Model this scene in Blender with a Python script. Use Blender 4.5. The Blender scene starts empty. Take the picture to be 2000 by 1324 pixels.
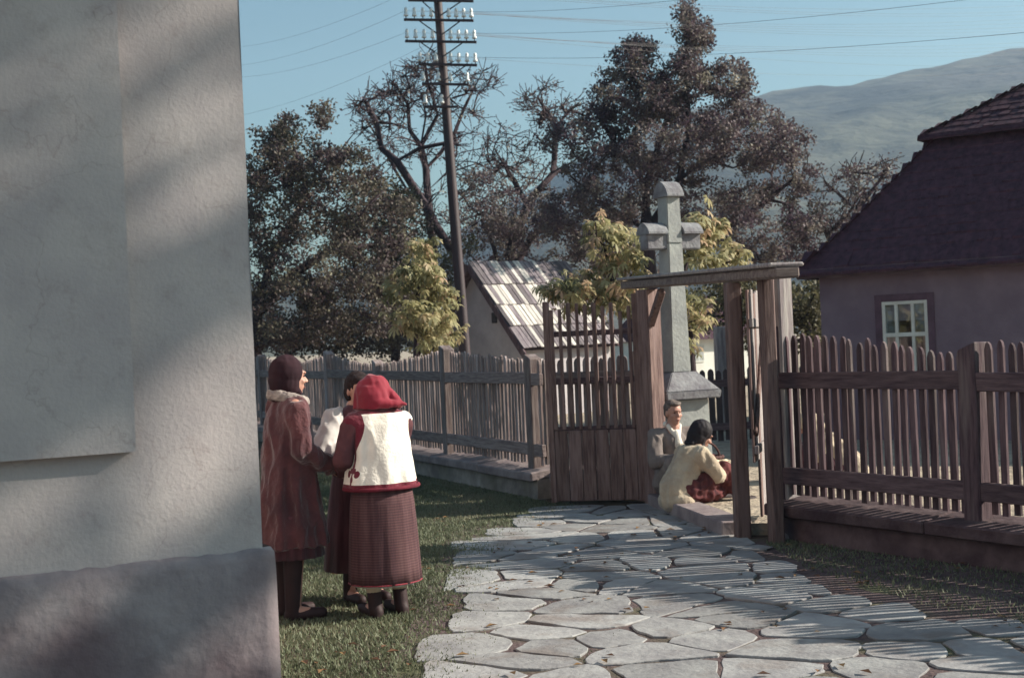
import bpy, bmesh, math, random
import numpy as np
from mathutils import Vector, Matrix, Euler, noise as mnoise

R = math.radians
rnd = random.Random(7)
nrg = np.random.default_rng(11)
scene = bpy.context.scene

# ------------------------------------------------------------------ camera
EYE, F, ROLL = 1.7, 2780.0, R(2.5)
CR, SR = math.cos(ROLL), math.sin(ROLL)
cam_d = bpy.data.cameras.new('camera')
cam = bpy.data.objects.new('camera', cam_d)
scene.collection.objects.link(cam)
cam.matrix_world = Matrix(((CR, SR, 0, 0), (0, 0, -1, 0), (-SR, CR, 0, EYE), (0, 0, 0, 1)))
cam_d.sensor_width = 36.0
cam_d.lens = 36.0 * F / 2000.0
cam_d.clip_end = 6000
cam_d.clip_start = 0.05
cam_d.dof.use_dof = True
cam_d.dof.focus_distance = 8.0
cam_d.dof.aperture_fstop = 5.6
scene.camera = cam

# ------------------------------------------------------------------ light
SUN_EL, SUN_AZ = R(28.0), R(84.0)        # azimuth measured clockwise from +Y
world = bpy.data.worlds.new('World'); scene.world = world
world.use_nodes = True
wn = world.node_tree; wn.nodes.clear()
sky = wn.nodes.new('ShaderNodeTexSky'); sky.sky_type = 'NISHITA'; sky.sun_disc = False
sky.sun_elevation = SUN_EL; sky.sun_rotation = SUN_AZ
sky.air_density = 1.3; sky.dust_density = 2.5; sky.ozone_density = 0.8; sky.altitude = 400
tint = wn.nodes.new('ShaderNodeMix'); tint.data_type = 'RGBA'; tint.blend_type = 'MULTIPLY'
tint.inputs[0].default_value = 1.0
tint.inputs[7].default_value = (0.76, 1.03, 1.05, 1)
bg = wn.nodes.new('ShaderNodeBackground'); bg.inputs[1].default_value = 0.051
wo = wn.nodes.new('ShaderNodeOutputWorld')
wn.links.new(sky.outputs[0], tint.inputs[6]); wn.links.new(tint.outputs[2], bg.inputs[0])
wn.links.new(bg.outputs[0], wo.inputs[0])
sd = bpy.data.lights.new('sun', 'SUN'); sd.energy = 5.0; sd.angle = R(0.55); sd.color = (1.0, 0.93, 0.80)
sun = bpy.data.objects.new('sun', sd); scene.collection.objects.link(sun)
sdir = Vector((math.sin(SUN_AZ)*math.cos(SUN_EL), math.cos(SUN_AZ)*math.cos(SUN_EL), math.sin(SUN_EL)))
sun.rotation_euler = sdir.to_track_quat('Z', 'Y').to_euler()
sun.location = (30, 5, 20)
vs = scene.view_settings
scene.display_settings.display_device = 'sRGB'
vs.view_transform = 'Standard'; vs.look = 'None'; vs.gamma = 1.0; vs.use_curve_mapping = False
vs.exposure = 1.0
scene.cycles.use_denoising = True
scene.cycles.max_bounces = 6
scene.cycles.volume_bounces = 1

# ------------------------------------------------------------------ helpers
def P(px, py, y):
    """A point of the place, at distance y, from where it stands in the 2000x1324 photograph."""
    u = (px-1000)/F*y; v = (662-py)/F*y
    return Vector((u*CR+v*SR, y, EYE - u*SR + v*CR))
def G(px, py, h=0.0):
    """The ground point (height h) under a pixel."""
    k = -((px-1000)/F)*SR + ((662-py)/F)*CR
    return P(px, py, (h-EYE)/k)
def link(o): scene.collection.objects.link(o); return o
def mesh_obj(name, verts, faces, m=None, parent=None, smooth=False):
    me = bpy.data.meshes.new(name); me.from_pydata([tuple(v) for v in verts], [], faces)
    if smooth: me.polygons.foreach_set('use_smooth', [True]*len(me.polygons))
    if m: me.materials.append(m)
    o = bpy.data.objects.new(name, me); link(o)
    if parent: o.parent = parent
    return o
def bm_obj(name, bm, m=None, parent=None, smooth=False):
    me = bpy.data.meshes.new(name); bm.to_mesh(me); bm.free()
    if smooth: me.polygons.foreach_set('use_smooth', [True]*len(me.polygons))
    if m: me.materials.append(m)
    o = bpy.data.objects.new(name, me); link(o)
    if parent: o.parent = parent
    return o
def tag(o, label=None, cat=None, group=None, kind=None):
    if label: o['label'] = label
    if cat: o['category'] = cat
    if group: o['group'] = group
    if kind: o['kind'] = kind
    return o
def empty(name, loc=(0, 0, 0), rz=0.0):
    o = bpy.data.objects.new(name, None); link(o); o.location = loc; o.rotation_euler = (0, 0, rz)
    o.empty_display_size = 0.2
    return o
def inst(src, parent, loc=(0, 0, 0), rot=(0, 0, 0), scale=(1, 1, 1)):
    o = src.copy(); link(o); o.parent = parent; o.location = loc; o.rotation_euler = rot; o.scale = scale
    return o
def add_box(bm, c, s, rz=0.0, bev=0.0, jit=0.0):
    r = bmesh.ops.create_cube(bm, size=1.0)
    vv = r['verts']
    for v in vv:
        v.co = Vector((v.co.x*s[0], v.co.y*s[1], v.co.z*s[2]))
        if jit: v.co += Vector((rnd.uniform(-jit, jit), rnd.uniform(-jit, jit), rnd.uniform(-jit, jit)))
    if bev:
        es = list({e for v in vv for e in v.link_edges})
        rb = bmesh.ops.bevel(bm, geom=es, offset=bev, segments=1, affect='EDGES')
        vv = list({v for v in rb['verts']} | {v for v in vv if v.is_valid})
    m = Matrix.Translation(Vector(c)) @ Matrix.Rotation(rz, 4, 'Z')
    bmesh.ops.transform(bm, matrix=m, verts=vv)
    return vv
def add_beam(bm, a, b, w, h, bev=0.008, subdiv=0):
    """rectangular timber from a to b, w sideways, h upright"""
    a = Vector(a); b = Vector(b); d = b-a; L = d.length; d.normalize()
    side = d.cross(Vector((0, 0, 1)))
    if side.length < 1e-3: side = Vector((1, 0, 0))
    side.normalize(); up = side.cross(d)
    r = bmesh.ops.create_cube(bm, size=1.0); vv = r['verts']
    for v in vv: v.co = Vector((v.co.x*L, v.co.y*w, v.co.z*h))
    if bev:
        es = list({e for v in vv for e in v.link_edges})
        rb = bmesh.ops.bevel(bm, geom=es, offset=bev, segments=1, affect='EDGES')
        vv = list({v for v in rb['verts']} | {v for v in vv if v.is_valid})
    M = Matrix.Translation((a+b)/2) @ Matrix((d, side, up)).transposed().to_4x4()
    bmesh.ops.transform(bm, matrix=M, verts=vv)
def add_cyl(bm, a, b, ra, rb, seg=10, caps=True):
    a = Vector(a); b = Vector(b); d = (b-a)
    q = d.to_track_quat('Z', 'Y').to_matrix()
    A = []; B = []
    for i in range(seg):
        t = 2*math.pi*i/seg; e = q @ Vector((math.cos(t), math.sin(t), 0))
        A.append(bm.verts.new(a+e*ra)); B.append(bm.verts.new(b+e*rb))
    for i in range(seg):
        j = (i+1) % seg; bm.faces.new((A[i], A[j], B[j], B[i]))
    if caps: bm.faces.new(A[::-1]); bm.faces.new(B)
def add_ell(bm, c, r, rot=None, seg=16, rings=10):
    res = bmesh.ops.create_uvsphere(bm, u_segments=seg, v_segments=rings, radius=1.0)
    M = Matrix.Translation(Vector(c)) @ (rot.to_matrix().to_4x4() if rot else Matrix()) @ Matrix.Diagonal((r[0], r[1], r[2], 1))
    bmesh.ops.transform(bm, matrix=M, verts=res['verts'])
def add_cap(bm, a, b, ra, rb):
    add_cyl(bm, a, b, ra, rb, 12); add_ell(bm, a, (ra, ra, ra), seg=12, rings=8); add_ell(bm, b, (rb, rb, rb), seg=12, rings=8)
def add_loft(bm, rings, seg=40, pleat=0, amp=0.0, phase=0.0, cap=True):
    """rings: (x, y, z, rx, ry)"""
    rows = []
    n = len(rings)
    for k, (x, y, z, rx, ry) in enumerate(rings):
        f = k/(n-1); row = []
        for i in range(seg):
            t = 2*math.pi*i/seg
            m = 1+amp*(1-f)*(math.cos(pleat*t+phase)+0.5*math.cos(pleat*1.7*t+phase*2+1)) if pleat else 1
            row.append(bm.verts.new((x+math.cos(t)*rx*m, y+math.sin(t)*ry*m, z)))
        rows.append(row)
    for k in range(n-1):
        for i in range(seg):
            j = (i+1) % seg
            bm.faces.new((rows[k][i], rows[k][j], rows[k+1][j], rows[k+1][i]))
    if cap: bm.faces.new(rows[0][::-1]); bm.faces.new(rows[-1])
def remesh_obj(name, bm, m, parent, voxel=0.012, smooth_it=3, fold=0.0, fscale=8.0, fstretch=(1, 1, 0.35)):
    """join the shapes in bm into one continuous skin"""
    o = bm_obj(name, bm, m, parent)
    md = o.modifiers.new('r', 'REMESH'); md.mode = 'VOXEL'; md.voxel_size = voxel
    if smooth_it:
        ms = o.modifiers.new('s', 'SMOOTH'); ms.iterations = smooth_it; ms.factor = 0.5
    dg = bpy.context.evaluated_depsgraph_get(); dg.update()
    me = bpy.data.meshes.new_from_object(o.evaluated_get(dg))
    o.modifiers.clear(); old = o.data; o.data = me; bpy.data.meshes.remove(old)
    if not me.materials: me.materials.append(m)
    if fold:
        me.update()
        n = len(me.vertices); nn = [v.normal.copy() for v in me.vertices]
        for i, v in enumerate(me.vertices):
            p = v.co
            q = Vector((p.x*fscale*fstretch[0], p.y*fscale*fstretch[1], p.z*fscale*fstretch[2]))
            k = mnoise.noise(q) + 0.5*mnoise.noise(q*2.3+Vector((5, 1, 3)))
            k = -abs(k)*1.4+0.3
            v.co = p + nn[i]*(k*fold)
    me.polygons.foreach_set('use_smooth', [True]*len(me.polygons)); me.update()
    return o

# ------------------------------------------------------------------ materials
def material(name, c1, c2=None, scale=6.0, stretch=(1, 1, 1), rough=0.85, bump=0.3, bscale=None, detail=8,
             rand=0.0, rand_hue=None, spec=0.25, c3=None, c3scale=1.5, coord='Object', lo=0.35, hi=0.65, transl=0.0, bdist=0.02,
             c3lo=0.5, c3hi=0.7, sheen=0.0):
    m = bpy.data.materials.new(name); m.use_nodes = True
    nt = m.node_tree; N = nt.nodes; L = nt.links
    b = N['Principled BSDF']; b.inputs['Roughness'].default_value = rough
    b.inputs['Specular IOR Level'].default_value = spec
    if sheen: b.inputs['Sheen Weight'].default_value = sheen
    tc = N.new('ShaderNodeTexCoord'); mp = N.new('ShaderNodeMapping'); mp.inputs['Scale'].default_value = stretch
    oi = N.new('ShaderNodeObjectInfo')
    L.new(tc.outputs[coord], mp.inputs[0])
    ad = N.new('ShaderNodeVectorMath'); ad.operation = 'ADD'
    sc = N.new('ShaderNodeVectorMath'); sc.operation = 'SCALE'; sc.inputs[3].default_value = 37.0
    cb = N.new('ShaderNodeCombineXYZ')
    for i in range(3): L.new(oi.outputs['Random'], cb.inputs[i])
    L.new(cb.outputs[0], sc.inputs[0]); L.new(mp.outputs[0], ad.inputs[0])
    L.new(sc.outputs[0], ad.inputs[1])
    nz = N.new('ShaderNodeTexNoise'); nz.inputs['Scale'].default_value = scale; nz.inputs['Detail'].default_value = detail
    nz.inputs['Roughness'].default_value = 0.62
    L.new(ad.outputs[0], nz.inputs['Vector'])
    rp = N.new('ShaderNodeValToRGB'); c2 = c2 or tuple(x*0.6 for x in c1)
    rp.color_ramp.elements[0].position = lo; rp.color_ramp.elements[1].position = hi
    rp.color_ramp.elements[0].color = (*c2, 1); rp.color_ramp.elements[1].color = (*c1, 1)
    L.new(nz.outputs[0], rp.inputs[0]); col = rp.outputs[0]
    if c3:
        n3 = N.new('ShaderNodeTexNoise'); n3.inputs['Scale'].default_value = c3scale; n3.inputs['Detail'].default_value = 5
        L.new(ad.outputs[0], n3.inputs['Vector'])
        r3 = N.new('ShaderNodeValToRGB'); r3.color_ramp.elements[0].position = c3lo; r3.color_ramp.elements[1].position = c3hi
        L.new(n3.outputs[0], r3.inputs[0])
        mx = N.new('ShaderNodeMix'); mx.data_type = 'RGBA'
        L.new(r3.outputs[0], mx.inputs[0]); L.new(col, mx.inputs[6]); mx.inputs[7].default_value = (*c3, 1); col = mx.outputs[2]
    if rand:
        hs = N.new('ShaderNodeHueSaturation')
        mr = N.new('ShaderNodeMapRange'); mr.inputs[3].default_value = 1-rand; mr.inputs[4].default_value = 1+rand
        L.new(oi.outputs['Random'], mr.inputs[0]); L.new(mr.outputs[0], hs.inputs['Value']); L.new(col, hs.inputs['Color'])
        col = hs.outputs[0]
    L.new(col, b.inputs['Base Color'])
    if bump:
        bn = N.new('ShaderNodeBump'); bn.inputs['Strength'].default_value = bump; bn.inputs['Distance'].default_value = bdist
        if bscale:
            nb = N.new('ShaderNodeTexNoise'); nb.inputs['Scale'].default_value = bscale; nb.inputs['Detail'].default_value = 6
            L.new(ad.outputs[0], nb.inputs['Vector']); L.new(nb.outputs[0], bn.inputs['Height'])
        else: L.new(nz.outputs[0], bn.inputs['Height'])
        L.new(bn.outputs[0], b.inputs['Normal'])
    if transl:
        tr = N.new('ShaderNodeBsdfTranslucent'); L.new(col, tr.inputs[0])
        ms = N.new('ShaderNodeMixShader'); ms.inputs[0].default_value = transl
        L.new(b.outputs[0], ms.inputs[1]); L.new(tr.outputs[0], ms.inputs[2])
        L.new(ms.outputs[0], N['Material Output'].inputs[0])
    return m
def leaf_mat(name, cols, transl=0.35, rough=0.6, scale=0.9):
    """colour varies leaf by leaf (per-face attribute 'tone') and clump by clump"""
    m = bpy.data.materials.new(name); m.use_nodes = True
    N = m.node_tree.nodes; L = m.node_tree.links
    b = N['Principled BSDF']; b.inputs['Roughness'].default_value = rough; b.inputs['Specular IOR Level'].default_value = 0.3
    at = N.new('ShaderNodeAttribute'); at.attribute_name = 'tone'
    rp = N.new('ShaderNodeValToRGB'); rp.color_ramp.elements.remove(rp.color_ramp.elements[1])
    for i, c in enumerate(cols):
        p = i/(len(cols)-1)
        e = rp.color_ramp.elements[0] if i == 0 else rp.color_ramp.elements.new(p)
        e.position = p; e.color = (*c, 1)
    L.new(at.outputs['Fac'], rp.inputs[0]); L.new(rp.outputs[0], b.inputs['Base Color'])
    tr = N.new('ShaderNodeBsdfTranslucent'); L.new(rp.outputs[0], tr.inputs[0])
    ms = N.new('ShaderNodeMixShader'); ms.inputs[0].default_value = transl
    L.new(b.outputs[0], ms.inputs[1]); L.new(tr.outputs[0], ms.inputs[2]); L.new(ms.outputs[0], N['Material Output'].inputs[0])
    return m

M = {}
M['plaster'] = material('plaster', (0.50, 0.445, 0.43), (0.42, 0.37, 0.37), 3.0, rough=0.95, bump=0.3, bscale=60, c3=(0.345, 0.305, 0.305), c3scale=1.1, c3lo=.48, c3hi=.8, bdist=.008, detail=13)
pN = M['plaster'].node_tree.nodes; pL = M['plaster'].node_tree.links
pt_ = pN.new('ShaderNodeTexCoord'); pn_ = pN.new('ShaderNodeTexNoise'); pn_.inputs['Scale'].default_value = 2.5; pn_.inputs['Detail'].default_value = 6
pa_ = pN.new('ShaderNodeVectorMath'); pa_.operation = 'ADD'; pL.new(pt_.outputs['Object'], pn_.inputs['Vector']); pL.new(pt_.outputs['Object'], pa_.inputs[0]); pL.new(pn_.outputs['Color'], pa_.inputs[1])
pv_ = pN.new('ShaderNodeTexVoronoi'); pv_.feature = 'DISTANCE_TO_EDGE'; pv_.inputs['Scale'].default_value = 1.1; pL.new(pa_.outputs[0], pv_.inputs['Vector'])
pr_ = pN.new('ShaderNodeValToRGB'); pr_.color_ramp.elements[0].color = (.86, .84, .83, 1); pr_.color_ramp.elements[1].color = (1, 1, 1, 1); pr_.color_ramp.elements[1].position = .006; pL.new(pv_.outputs['Distance'], pr_.inputs[0])
ps_ = pN.new('ShaderNodeTexNoise'); ps_.inputs['Scale'].default_value = 7; ps_.inputs['Detail'].default_value = 12; ps_.inputs['Roughness'].default_value = .75; pL.new(pt_.outputs['Object'], ps_.inputs['Vector'])
pq_ = pN.new('ShaderNodeValToRGB'); pq_.color_ramp.elements[0].position = .30; pq_.color_ramp.elements[1].position = .46; pq_.color_ramp.elements[0].color = (.84, .81, .80, 1); pq_.color_ramp.elements[1].color = (1, 1, 1, 1); pL.new(ps_.outputs[0], pq_.inputs[0])
pb_ = pN['Principled BSDF']; cur_ = pb_.inputs['Base Color'].links[0].from_socket
for q_ in (pr_.outputs[0], pq_.outputs[0]):
    pm_ = pN.new('ShaderNodeMix'); pm_.data_type = 'RGBA'; pm_.blend_type = 'MULTIPLY'; pm_.inputs[0].default_value = 1; pL.new(cur_, pm_.inputs[6]); pL.new(q_, pm_.inputs[7]); cur_ = pm_.outputs[2]
pL.new(cur_, pb_.inputs['Base Color'])
M['plinth'] = material('plinth_render', (0.34, 0.295, 0.30), (0.21, 0.17, 0.18), 2.2, rough=0.95, bump=0.55, bscale=14, c3=(0.16, 0.115, 0.125), c3scale=2.3, c3lo=.42, c3hi=.66, detail=13)
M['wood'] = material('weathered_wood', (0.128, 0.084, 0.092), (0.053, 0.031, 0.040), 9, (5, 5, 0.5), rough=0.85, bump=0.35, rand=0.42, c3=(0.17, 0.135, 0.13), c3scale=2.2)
M['woodx'] = material('weathered_rail_wood', (0.135, 0.092, 0.098), (0.058, 0.036, 0.044), 9, (0.5, 5, 5), rough=0.85, bump=0.35, rand=0.15)
M['gatewood'] = material('gate_wood', (0.225, 0.150, 0.132), (0.09, 0.052, 0.05), 8, (5, 5, 0.45), rough=0.8, bump=0.4, rand=0.2, c3=(0.22, 0.15, 0.14), c3scale=2)
M['beamwood'] = material('beam_wood', (0.24, 0.19, 0.17), (0.11, 0.078, 0.073), 6, (0.5, 4, 4), rough=0.8, bump=0.4)
M['woodpale'] = material('skylit_fence_wood', (0.32, 0.255, 0.235), (0.15, 0.105, 0.105), 9, (5, 5, 0.5), rough=0.85, bump=0.35, rand=0.3, c3=(0.36, 0.30, 0.30), c3scale=3)  # lighter than the right fence: the skylight it faces is put into the colour
M['railpale'] = material('skylit_rail_wood', (0.30, 0.24, 0.225), (0.15, 0.105, 0.105), 9, (0.5, 5, 5), rough=0.85, bump=0.35, rand=0.15)  # rails to match, same skylight mixed into the wood colour
M['greypost'] = material('pale_grey_wood', (0.40, 0.36, 0.34), (0.20, 0.16, 0.17), 7, (4, 4, 0.35), rough=0.85, bump=0.4)  # paler and greyer than the gate wood
M['polewood'] = material('pole_wood', (0.045, 0.022, 0.028), (0.022, 0.012, 0.016), 7, (4, 4, 0.2), rough=0.6, bump=0.3, spec=0.5)
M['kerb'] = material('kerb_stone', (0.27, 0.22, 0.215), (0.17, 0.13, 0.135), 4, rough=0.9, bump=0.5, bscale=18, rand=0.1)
M['kerbdark'] = material('shaded_kerb', (0.13, 0.09, 0.092), (0.062, 0.038, 0.044), 4, rough=0.95, bump=0.8, bscale=14, rand=0.1, c3=(0.05, 0.03, 0.035), c3scale=2.2)  # kerb colour darkened to carry the shade along the right fence
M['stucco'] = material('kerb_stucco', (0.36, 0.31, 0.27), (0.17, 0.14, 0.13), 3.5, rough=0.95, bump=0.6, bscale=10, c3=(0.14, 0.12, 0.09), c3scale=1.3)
M['stone'] = material('flagstone', (0.315, 0.31, 0.305), (0.20, 0.19, 0.195), 3.2, rough=0.8, bump=0.5, bscale=22, rand=0.2, c3=(0.20, 0.175, 0.165), c3scale=2.6, c3lo=.55, c3hi=.68, spec=0.35, detail=12)
M['dirt'] = material('dirt_joint', (0.13, 0.092, 0.088), (0.065, 0.042, 0.045), 5, rough=1, bump=0.8, bscale=40, c3=(0.10, 0.10, 0.055), c3scale=1.7, coord='Object')
M['ground'] = material('turf_earth', (0.10, 0.085, 0.05), (0.055, 0.038, 0.03), 2.0, rough=1, bump=0.8, bscale=30, c3=(0.075, 0.045, 0.04), c3scale=0.6)
M['yard'] = material('yard_earth', (0.46, 0.38, 0.29), (0.27, 0.215, 0.17), 3.0, rough=1, bump=0.9, bscale=14, c3=(0.15, 0.12, 0.09), c3scale=0.5, c3lo=.58, c3hi=.75, bdist=.05)
M['bark'] = material('bark', (0.065, 0.044, 0.052), (0.03, 0.02, 0.025), 9, (3, 3, 0.5), rough=0.9, bump=0.6)
M['crossstone'] = material('cross_stone', (0.37, 0.38, 0.36), (0.28, 0.285, 0.28), 5, rough=0.85, bump=0.3, bscale=30, c3=(0.24, 0.25, 0.25), c3scale=2.2, c3lo=.52, c3hi=.75)
M['crosscap'] = material('cross_weathered_stone', (0.27, 0.27, 0.28), (0.15, 0.14, 0.155), 6, rough=0.9, bump=0.5, bscale=25)
M['housewall'] = material('house_lime_wash', (0.24, 0.18, 0.215), (0.19, 0.14, 0.17), 2.5, rough=0.95, bump=0.4, bscale=18, c3=(0.15, 0.105, 0.14), c3scale=.9, c3lo=.5, c3hi=.75, detail=12)
M['surround'] = material('window_surround', (0.15, 0.09, 0.12), None, 4, rough=0.9, bump=0.2)
M['shingle'] = material('roof_shingle', (0.085, 0.036, 0.052), (0.038, 0.017, 0.027), 5, (2, 2, 2), rough=0.8, bump=0.4, rand=0.35)
M['whitepaint'] = material('white_paint', (0.72, 0.72, 0.66), (0.6, 0.58, 0.53), 5, rough=0.6, bump=0.1)
M['curtain'] = material('curtain', (0.5, 0.48, 0.5), (0.4, 0.38, 0.4), 5, (6, 1, 1), rough=0.9, bump=0.1)
M['shedplank'] = material('shed_plank', (0.24, 0.205, 0.215), (0.10, 0.075, 0.09), 8, (4, .5, 4), rough=0.7, bump=0.3, rand=0.5, spec=0.4)
M['shedpale'] = material('shed_plank_pale', (0.66, 0.62, 0.56), (0.44, 0.39, 0.37), 8, (4, .5, 4), rough=0.7, bump=0.3, rand=0.15, spec=0.4)
M['shedwall'] = material('shed_wall', (0.52, 0.48, 0.49), (0.40, 0.36, 0.38), 2, rough=0.95, bump=0.3, bscale=12)
M['porcelain'] = material('porcelain', (0.85, 0.85, 0.82), (0.8, 0.8, 0.78), 5, rough=0.25, bump=0, spec=0.5)
M['iron'] = material('iron', (0.07, 0.06, 0.065), None, 9, rough=0.6, bump=0.1)
M['hill'] = material('hill_slopes', (0.095, 0.095, 0.07), (0.006, 0.010, 0.012), 0.014, (1, 1, 1), rough=1, bump=0.6, bscale=0.05, detail=10, lo=.40, hi=.60, c3=(0.05, 0.045, 0.045), c3scale=.0035, bdist=9)
M['farwhite'] = material('cottage_lime_wash', (0.8, 0.78, 0.72), (0.7, 0.68, 0.62), 2, rough=0.9, bump=0.2)
# clothes and skin
M['skin'] = material('skin', (0.50, 0.27, 0.20), (0.42, 0.21, 0.16), 9, rough=0.55, bump=0.05, spec=0.4)
M['hair'] = material('hair_grey', (0.20, 0.16, 0.14), (0.08, 0.06, 0.055), 30, (1, 1, 3), rough=0.6, bump=0.6)
M['darkhair'] = material('hair_dark', (0.03, 0.018, 0.018), None, 30, (1, 1, 3), rough=0.8, bump=0.6, spec=.2)
M['coat'] = material('coat_wool', (0.10, 0.033, 0.036), (0.055, 0.02, 0.025), 6, rough=1, bump=0.5, bscale=40, sheen=.3, c3=(0.15, 0.065, 0.06), c3scale=2.2)
M['darkskirt'] = material('dark_skirt', (0.10, 0.035, 0.045), (0.05, 0.018, 0.026), 7, (3, 3, .3), rough=0.95, bump=0.4, sheen=.2)
M['darkscarf'] = material('dark_headscarf', (0.028, 0.009, 0.014), (0.018, 0.006, 0.010), 6, rough=0.9, bump=0.3)
M['blackscarf'] = material('black_headscarf', (0.02, 0.015, 0.02), None, 6, rough=0.7, bump=0.3)
M['shawl'] = material('grey_wool_shawl', (0.36, 0.31, 0.28), (0.22, 0.18, 0.17), 12, rough=1, bump=0.8, bscale=50)
M['boot'] = material('boot_leather', (0.035, 0.016, 0.018), None, 6, rough=0.65, bump=0.3, spec=.3)
M['redscarf'] = material('red_headscarf', (0.25, 0.012, 0.03), (0.17, 0.008, 0.02), 5, rough=0.75, bump=0.25, sheen=.2)
M['vest'] = material('white_felt_vest', (0.80, 0.74, 0.66), (0.68, 0.62, 0.55), 5, rough=1, bump=0.3, bscale=60, sheen=.2)
M['trim'] = material('dark_red_trim', (0.15, 0.016, 0.03), (0.09, 0.011, 0.02), 14, rough=0.9, bump=0.3)
M['sleeve'] = material('dark_sleeve_wool', (0.13, 0.05, 0.055), (0.07, 0.028, 0.034), 7, rough=1, bump=0.3)
M['blouse'] = material('white_blouse', (0.62, 0.58, 0.55), (0.48, 0.43, 0.42), 7, rough=0.9, bump=0.25)
M['cream'] = material('cream_jacket', (0.52, 0.43, 0.32), (0.34, 0.265, 0.20), 6, rough=1, bump=0.3, bscale=50, sheen=.15)
M['redskirt'] = material('russet_skirt', (0.15, 0.045, 0.045), (0.055, 0.018, 0.022), 7, (3, 3, .6), rough=0.95, bump=0.3)
M['greycoat'] = material('grey_coat', (0.24, 0.20, 0.185), (0.14, 0.115, 0.11), 6, rough=1, bump=0.3)
M['wicker'] = material('wicker', (0.14, 0.06, 0.05), (0.06, 0.025, 0.025), 30, (1, 1, 3), rough=0.7, bump=0.8)
M['cloth'] = material('wrapping_cloth', (0.62, 0.50, 0.36), (0.45, 0.35, 0.25), 7, rough=0.95, bump=0.4)
M['eye'] = material('eye_dark', (0.02, 0.015, 0.015), None, 6, rough=0.2, bump=0)
M['lip'] = material('lip', (0.35, 0.12, 0.10), None, 6, rough=0.5, bump=0)
M['leafA'] = leaf_mat('foliage_dark', [(0.056, 0.036, 0.046), (0.090, 0.066, 0.064), (0.120, 0.105, 0.078), (0.24, 0.22, 0.15)], 0.3)
M['leafB'] = leaf_mat('foliage_purple', [(0.075, 0.046, 0.066), (0.115, 0.080, 0.092), (0.150, 0.122, 0.112), (0.27, 0.24, 0.19)], 0.3)
M['leafY'] = leaf_mat('foliage_yellow', [(0.12, 0.115, 0.055), (0.28, 0.265, 0.13), (0.50, 0.44, 0.25), (0.50, 0.34, 0.23)], 0.4)
M['leafO'] = leaf_mat('foliage_olive', [(0.055, 0.046, 0.034), (0.10, 0.088, 0.05), (0.16, 0.145, 0.075), (0.22, 0.19, 0.10)], 0.3)
M['grass'] = leaf_mat('grass_blades', [(0.08, 0.085, 0.055), (0.13, 0.145, 0.085), (0.18, 0.20, 0.125), (0.25, 0.225, 0.16)], 0.3)
# glass
gm = bpy.data.materials.new('window_glass'); gm.use_nodes = True; gN = gm.node_tree.nodes; gN.clear()
ga = gN.new('ShaderNodeBsdfTransparent'); ga.inputs[0].default_value = (.8, .82, .85, 1); gg = gN.new('ShaderNodeBsdfGlossy'); gg.inputs['Roughness'].default_value = .04
gx = gN.new('ShaderNodeMixShader'); gx.inputs[0].default_value = .12; go_ = gN.new('ShaderNodeOutputMaterial')
gm.node_tree.links.new(ga.outputs[0], gx.inputs[1]); gm.node_tree.links.new(gg.outputs[0], gx.inputs[2]); gm.node_tree.links.new(gx.outputs[0], go_.inputs[0]); M['glass'] = gm
# striped apron / skirt of the woman in the vest
sm = material('striped_skirt', (0.095, 0.052, 0.055), (0.05, 0.024, 0.029), 7, (3, 3, .3), rough=0.95, bump=0.2)
N = sm.node_tree.nodes; L = sm.node_tree.links
tc = N.new('ShaderNodeTexCoord'); wv = N.new('ShaderNodeTexWave'); wv.bands_direction = 'Z'; wv.inputs['Scale'].default_value = 19; wv.inputs['Distortion'].default_value = 0.6
L.new(tc.outputs['Object'], wv.inputs[0]); mx = N.new('ShaderNodeMix'); mx.data_type = 'RGBA'; mx.blend_type = 'MULTIPLY'
r_ = N.new('ShaderNodeValToRGB'); r_.color_ramp.elements[0].color = (.84, .80, .82, 1); r_.color_ramp.elements[1].color = (1.35, 1.25, 1.2, 1)
L.new(wv.outputs[0], r_.inputs[0]); bs = N['Principled BSDF']; src = bs.inputs['Base Color'].links[0].from_socket
mx.inputs[0].default_value = 1; L.new(src, mx.inputs[6]); L.new(r_.outputs[0], mx.inputs[7]); L.new(mx.outputs[2], bs.inputs['Base Color'])
M['stripe'] = sm

# ------------------------------------------------------------------ terrain
CY = 0.10      # level of the yard behind the fence and gate
gnd = mesh_obj('ground', [(-400, -60, 0), (400, -60, 0), (400, 420, 0), (-400, 420, 0)], [(0, 1, 2, 3)], M['ground'])
tag(gnd, kind='structure')
FR0, FR1 = Vector((2.15, 11.6, 0)), Vector((6.27, 4.95, 0))      # right fence
GL, GR = Vector((1.36, 14.1, 0)), Vector((1.80, 11.6, 0))        # gate posts
FL0, FL1 = Vector((0.33, 15.05, 0)), Vector((-6.2, 30.2, 0))      # left fence
poly = [(40, -60), (8, -60), (FR1.x+.05, FR1.y), (FR0.x+.02, FR0.y+.06), (1.90, 11.72), (1.42, 14.1), (1.30, 14.35), (FL0.x, FL0.y+.05),
        (FL1.x, FL1.y), (-40, 110), (-380, 410), (390, 410), (390, -55)]
pv = [(x, y, CY) for x, y in poly]; n = len(pv); pv += [(x, y, -0.3) for x, y in poly]
yard = mesh_obj('yard_ground', pv, [tuple(range(n))[::-1]] + [(i, (i+1) % n, n+(i+1) % n, n+i) for i in range(n)], M['yard'])
bm = bmesh.new(); bm.from_mesh(yard.data); bmesh.ops.recalc_face_normals(bm, faces=bm.faces); bm.to_mesh(yard.data); bm.free()
tag(yard, kind='structure')

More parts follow.
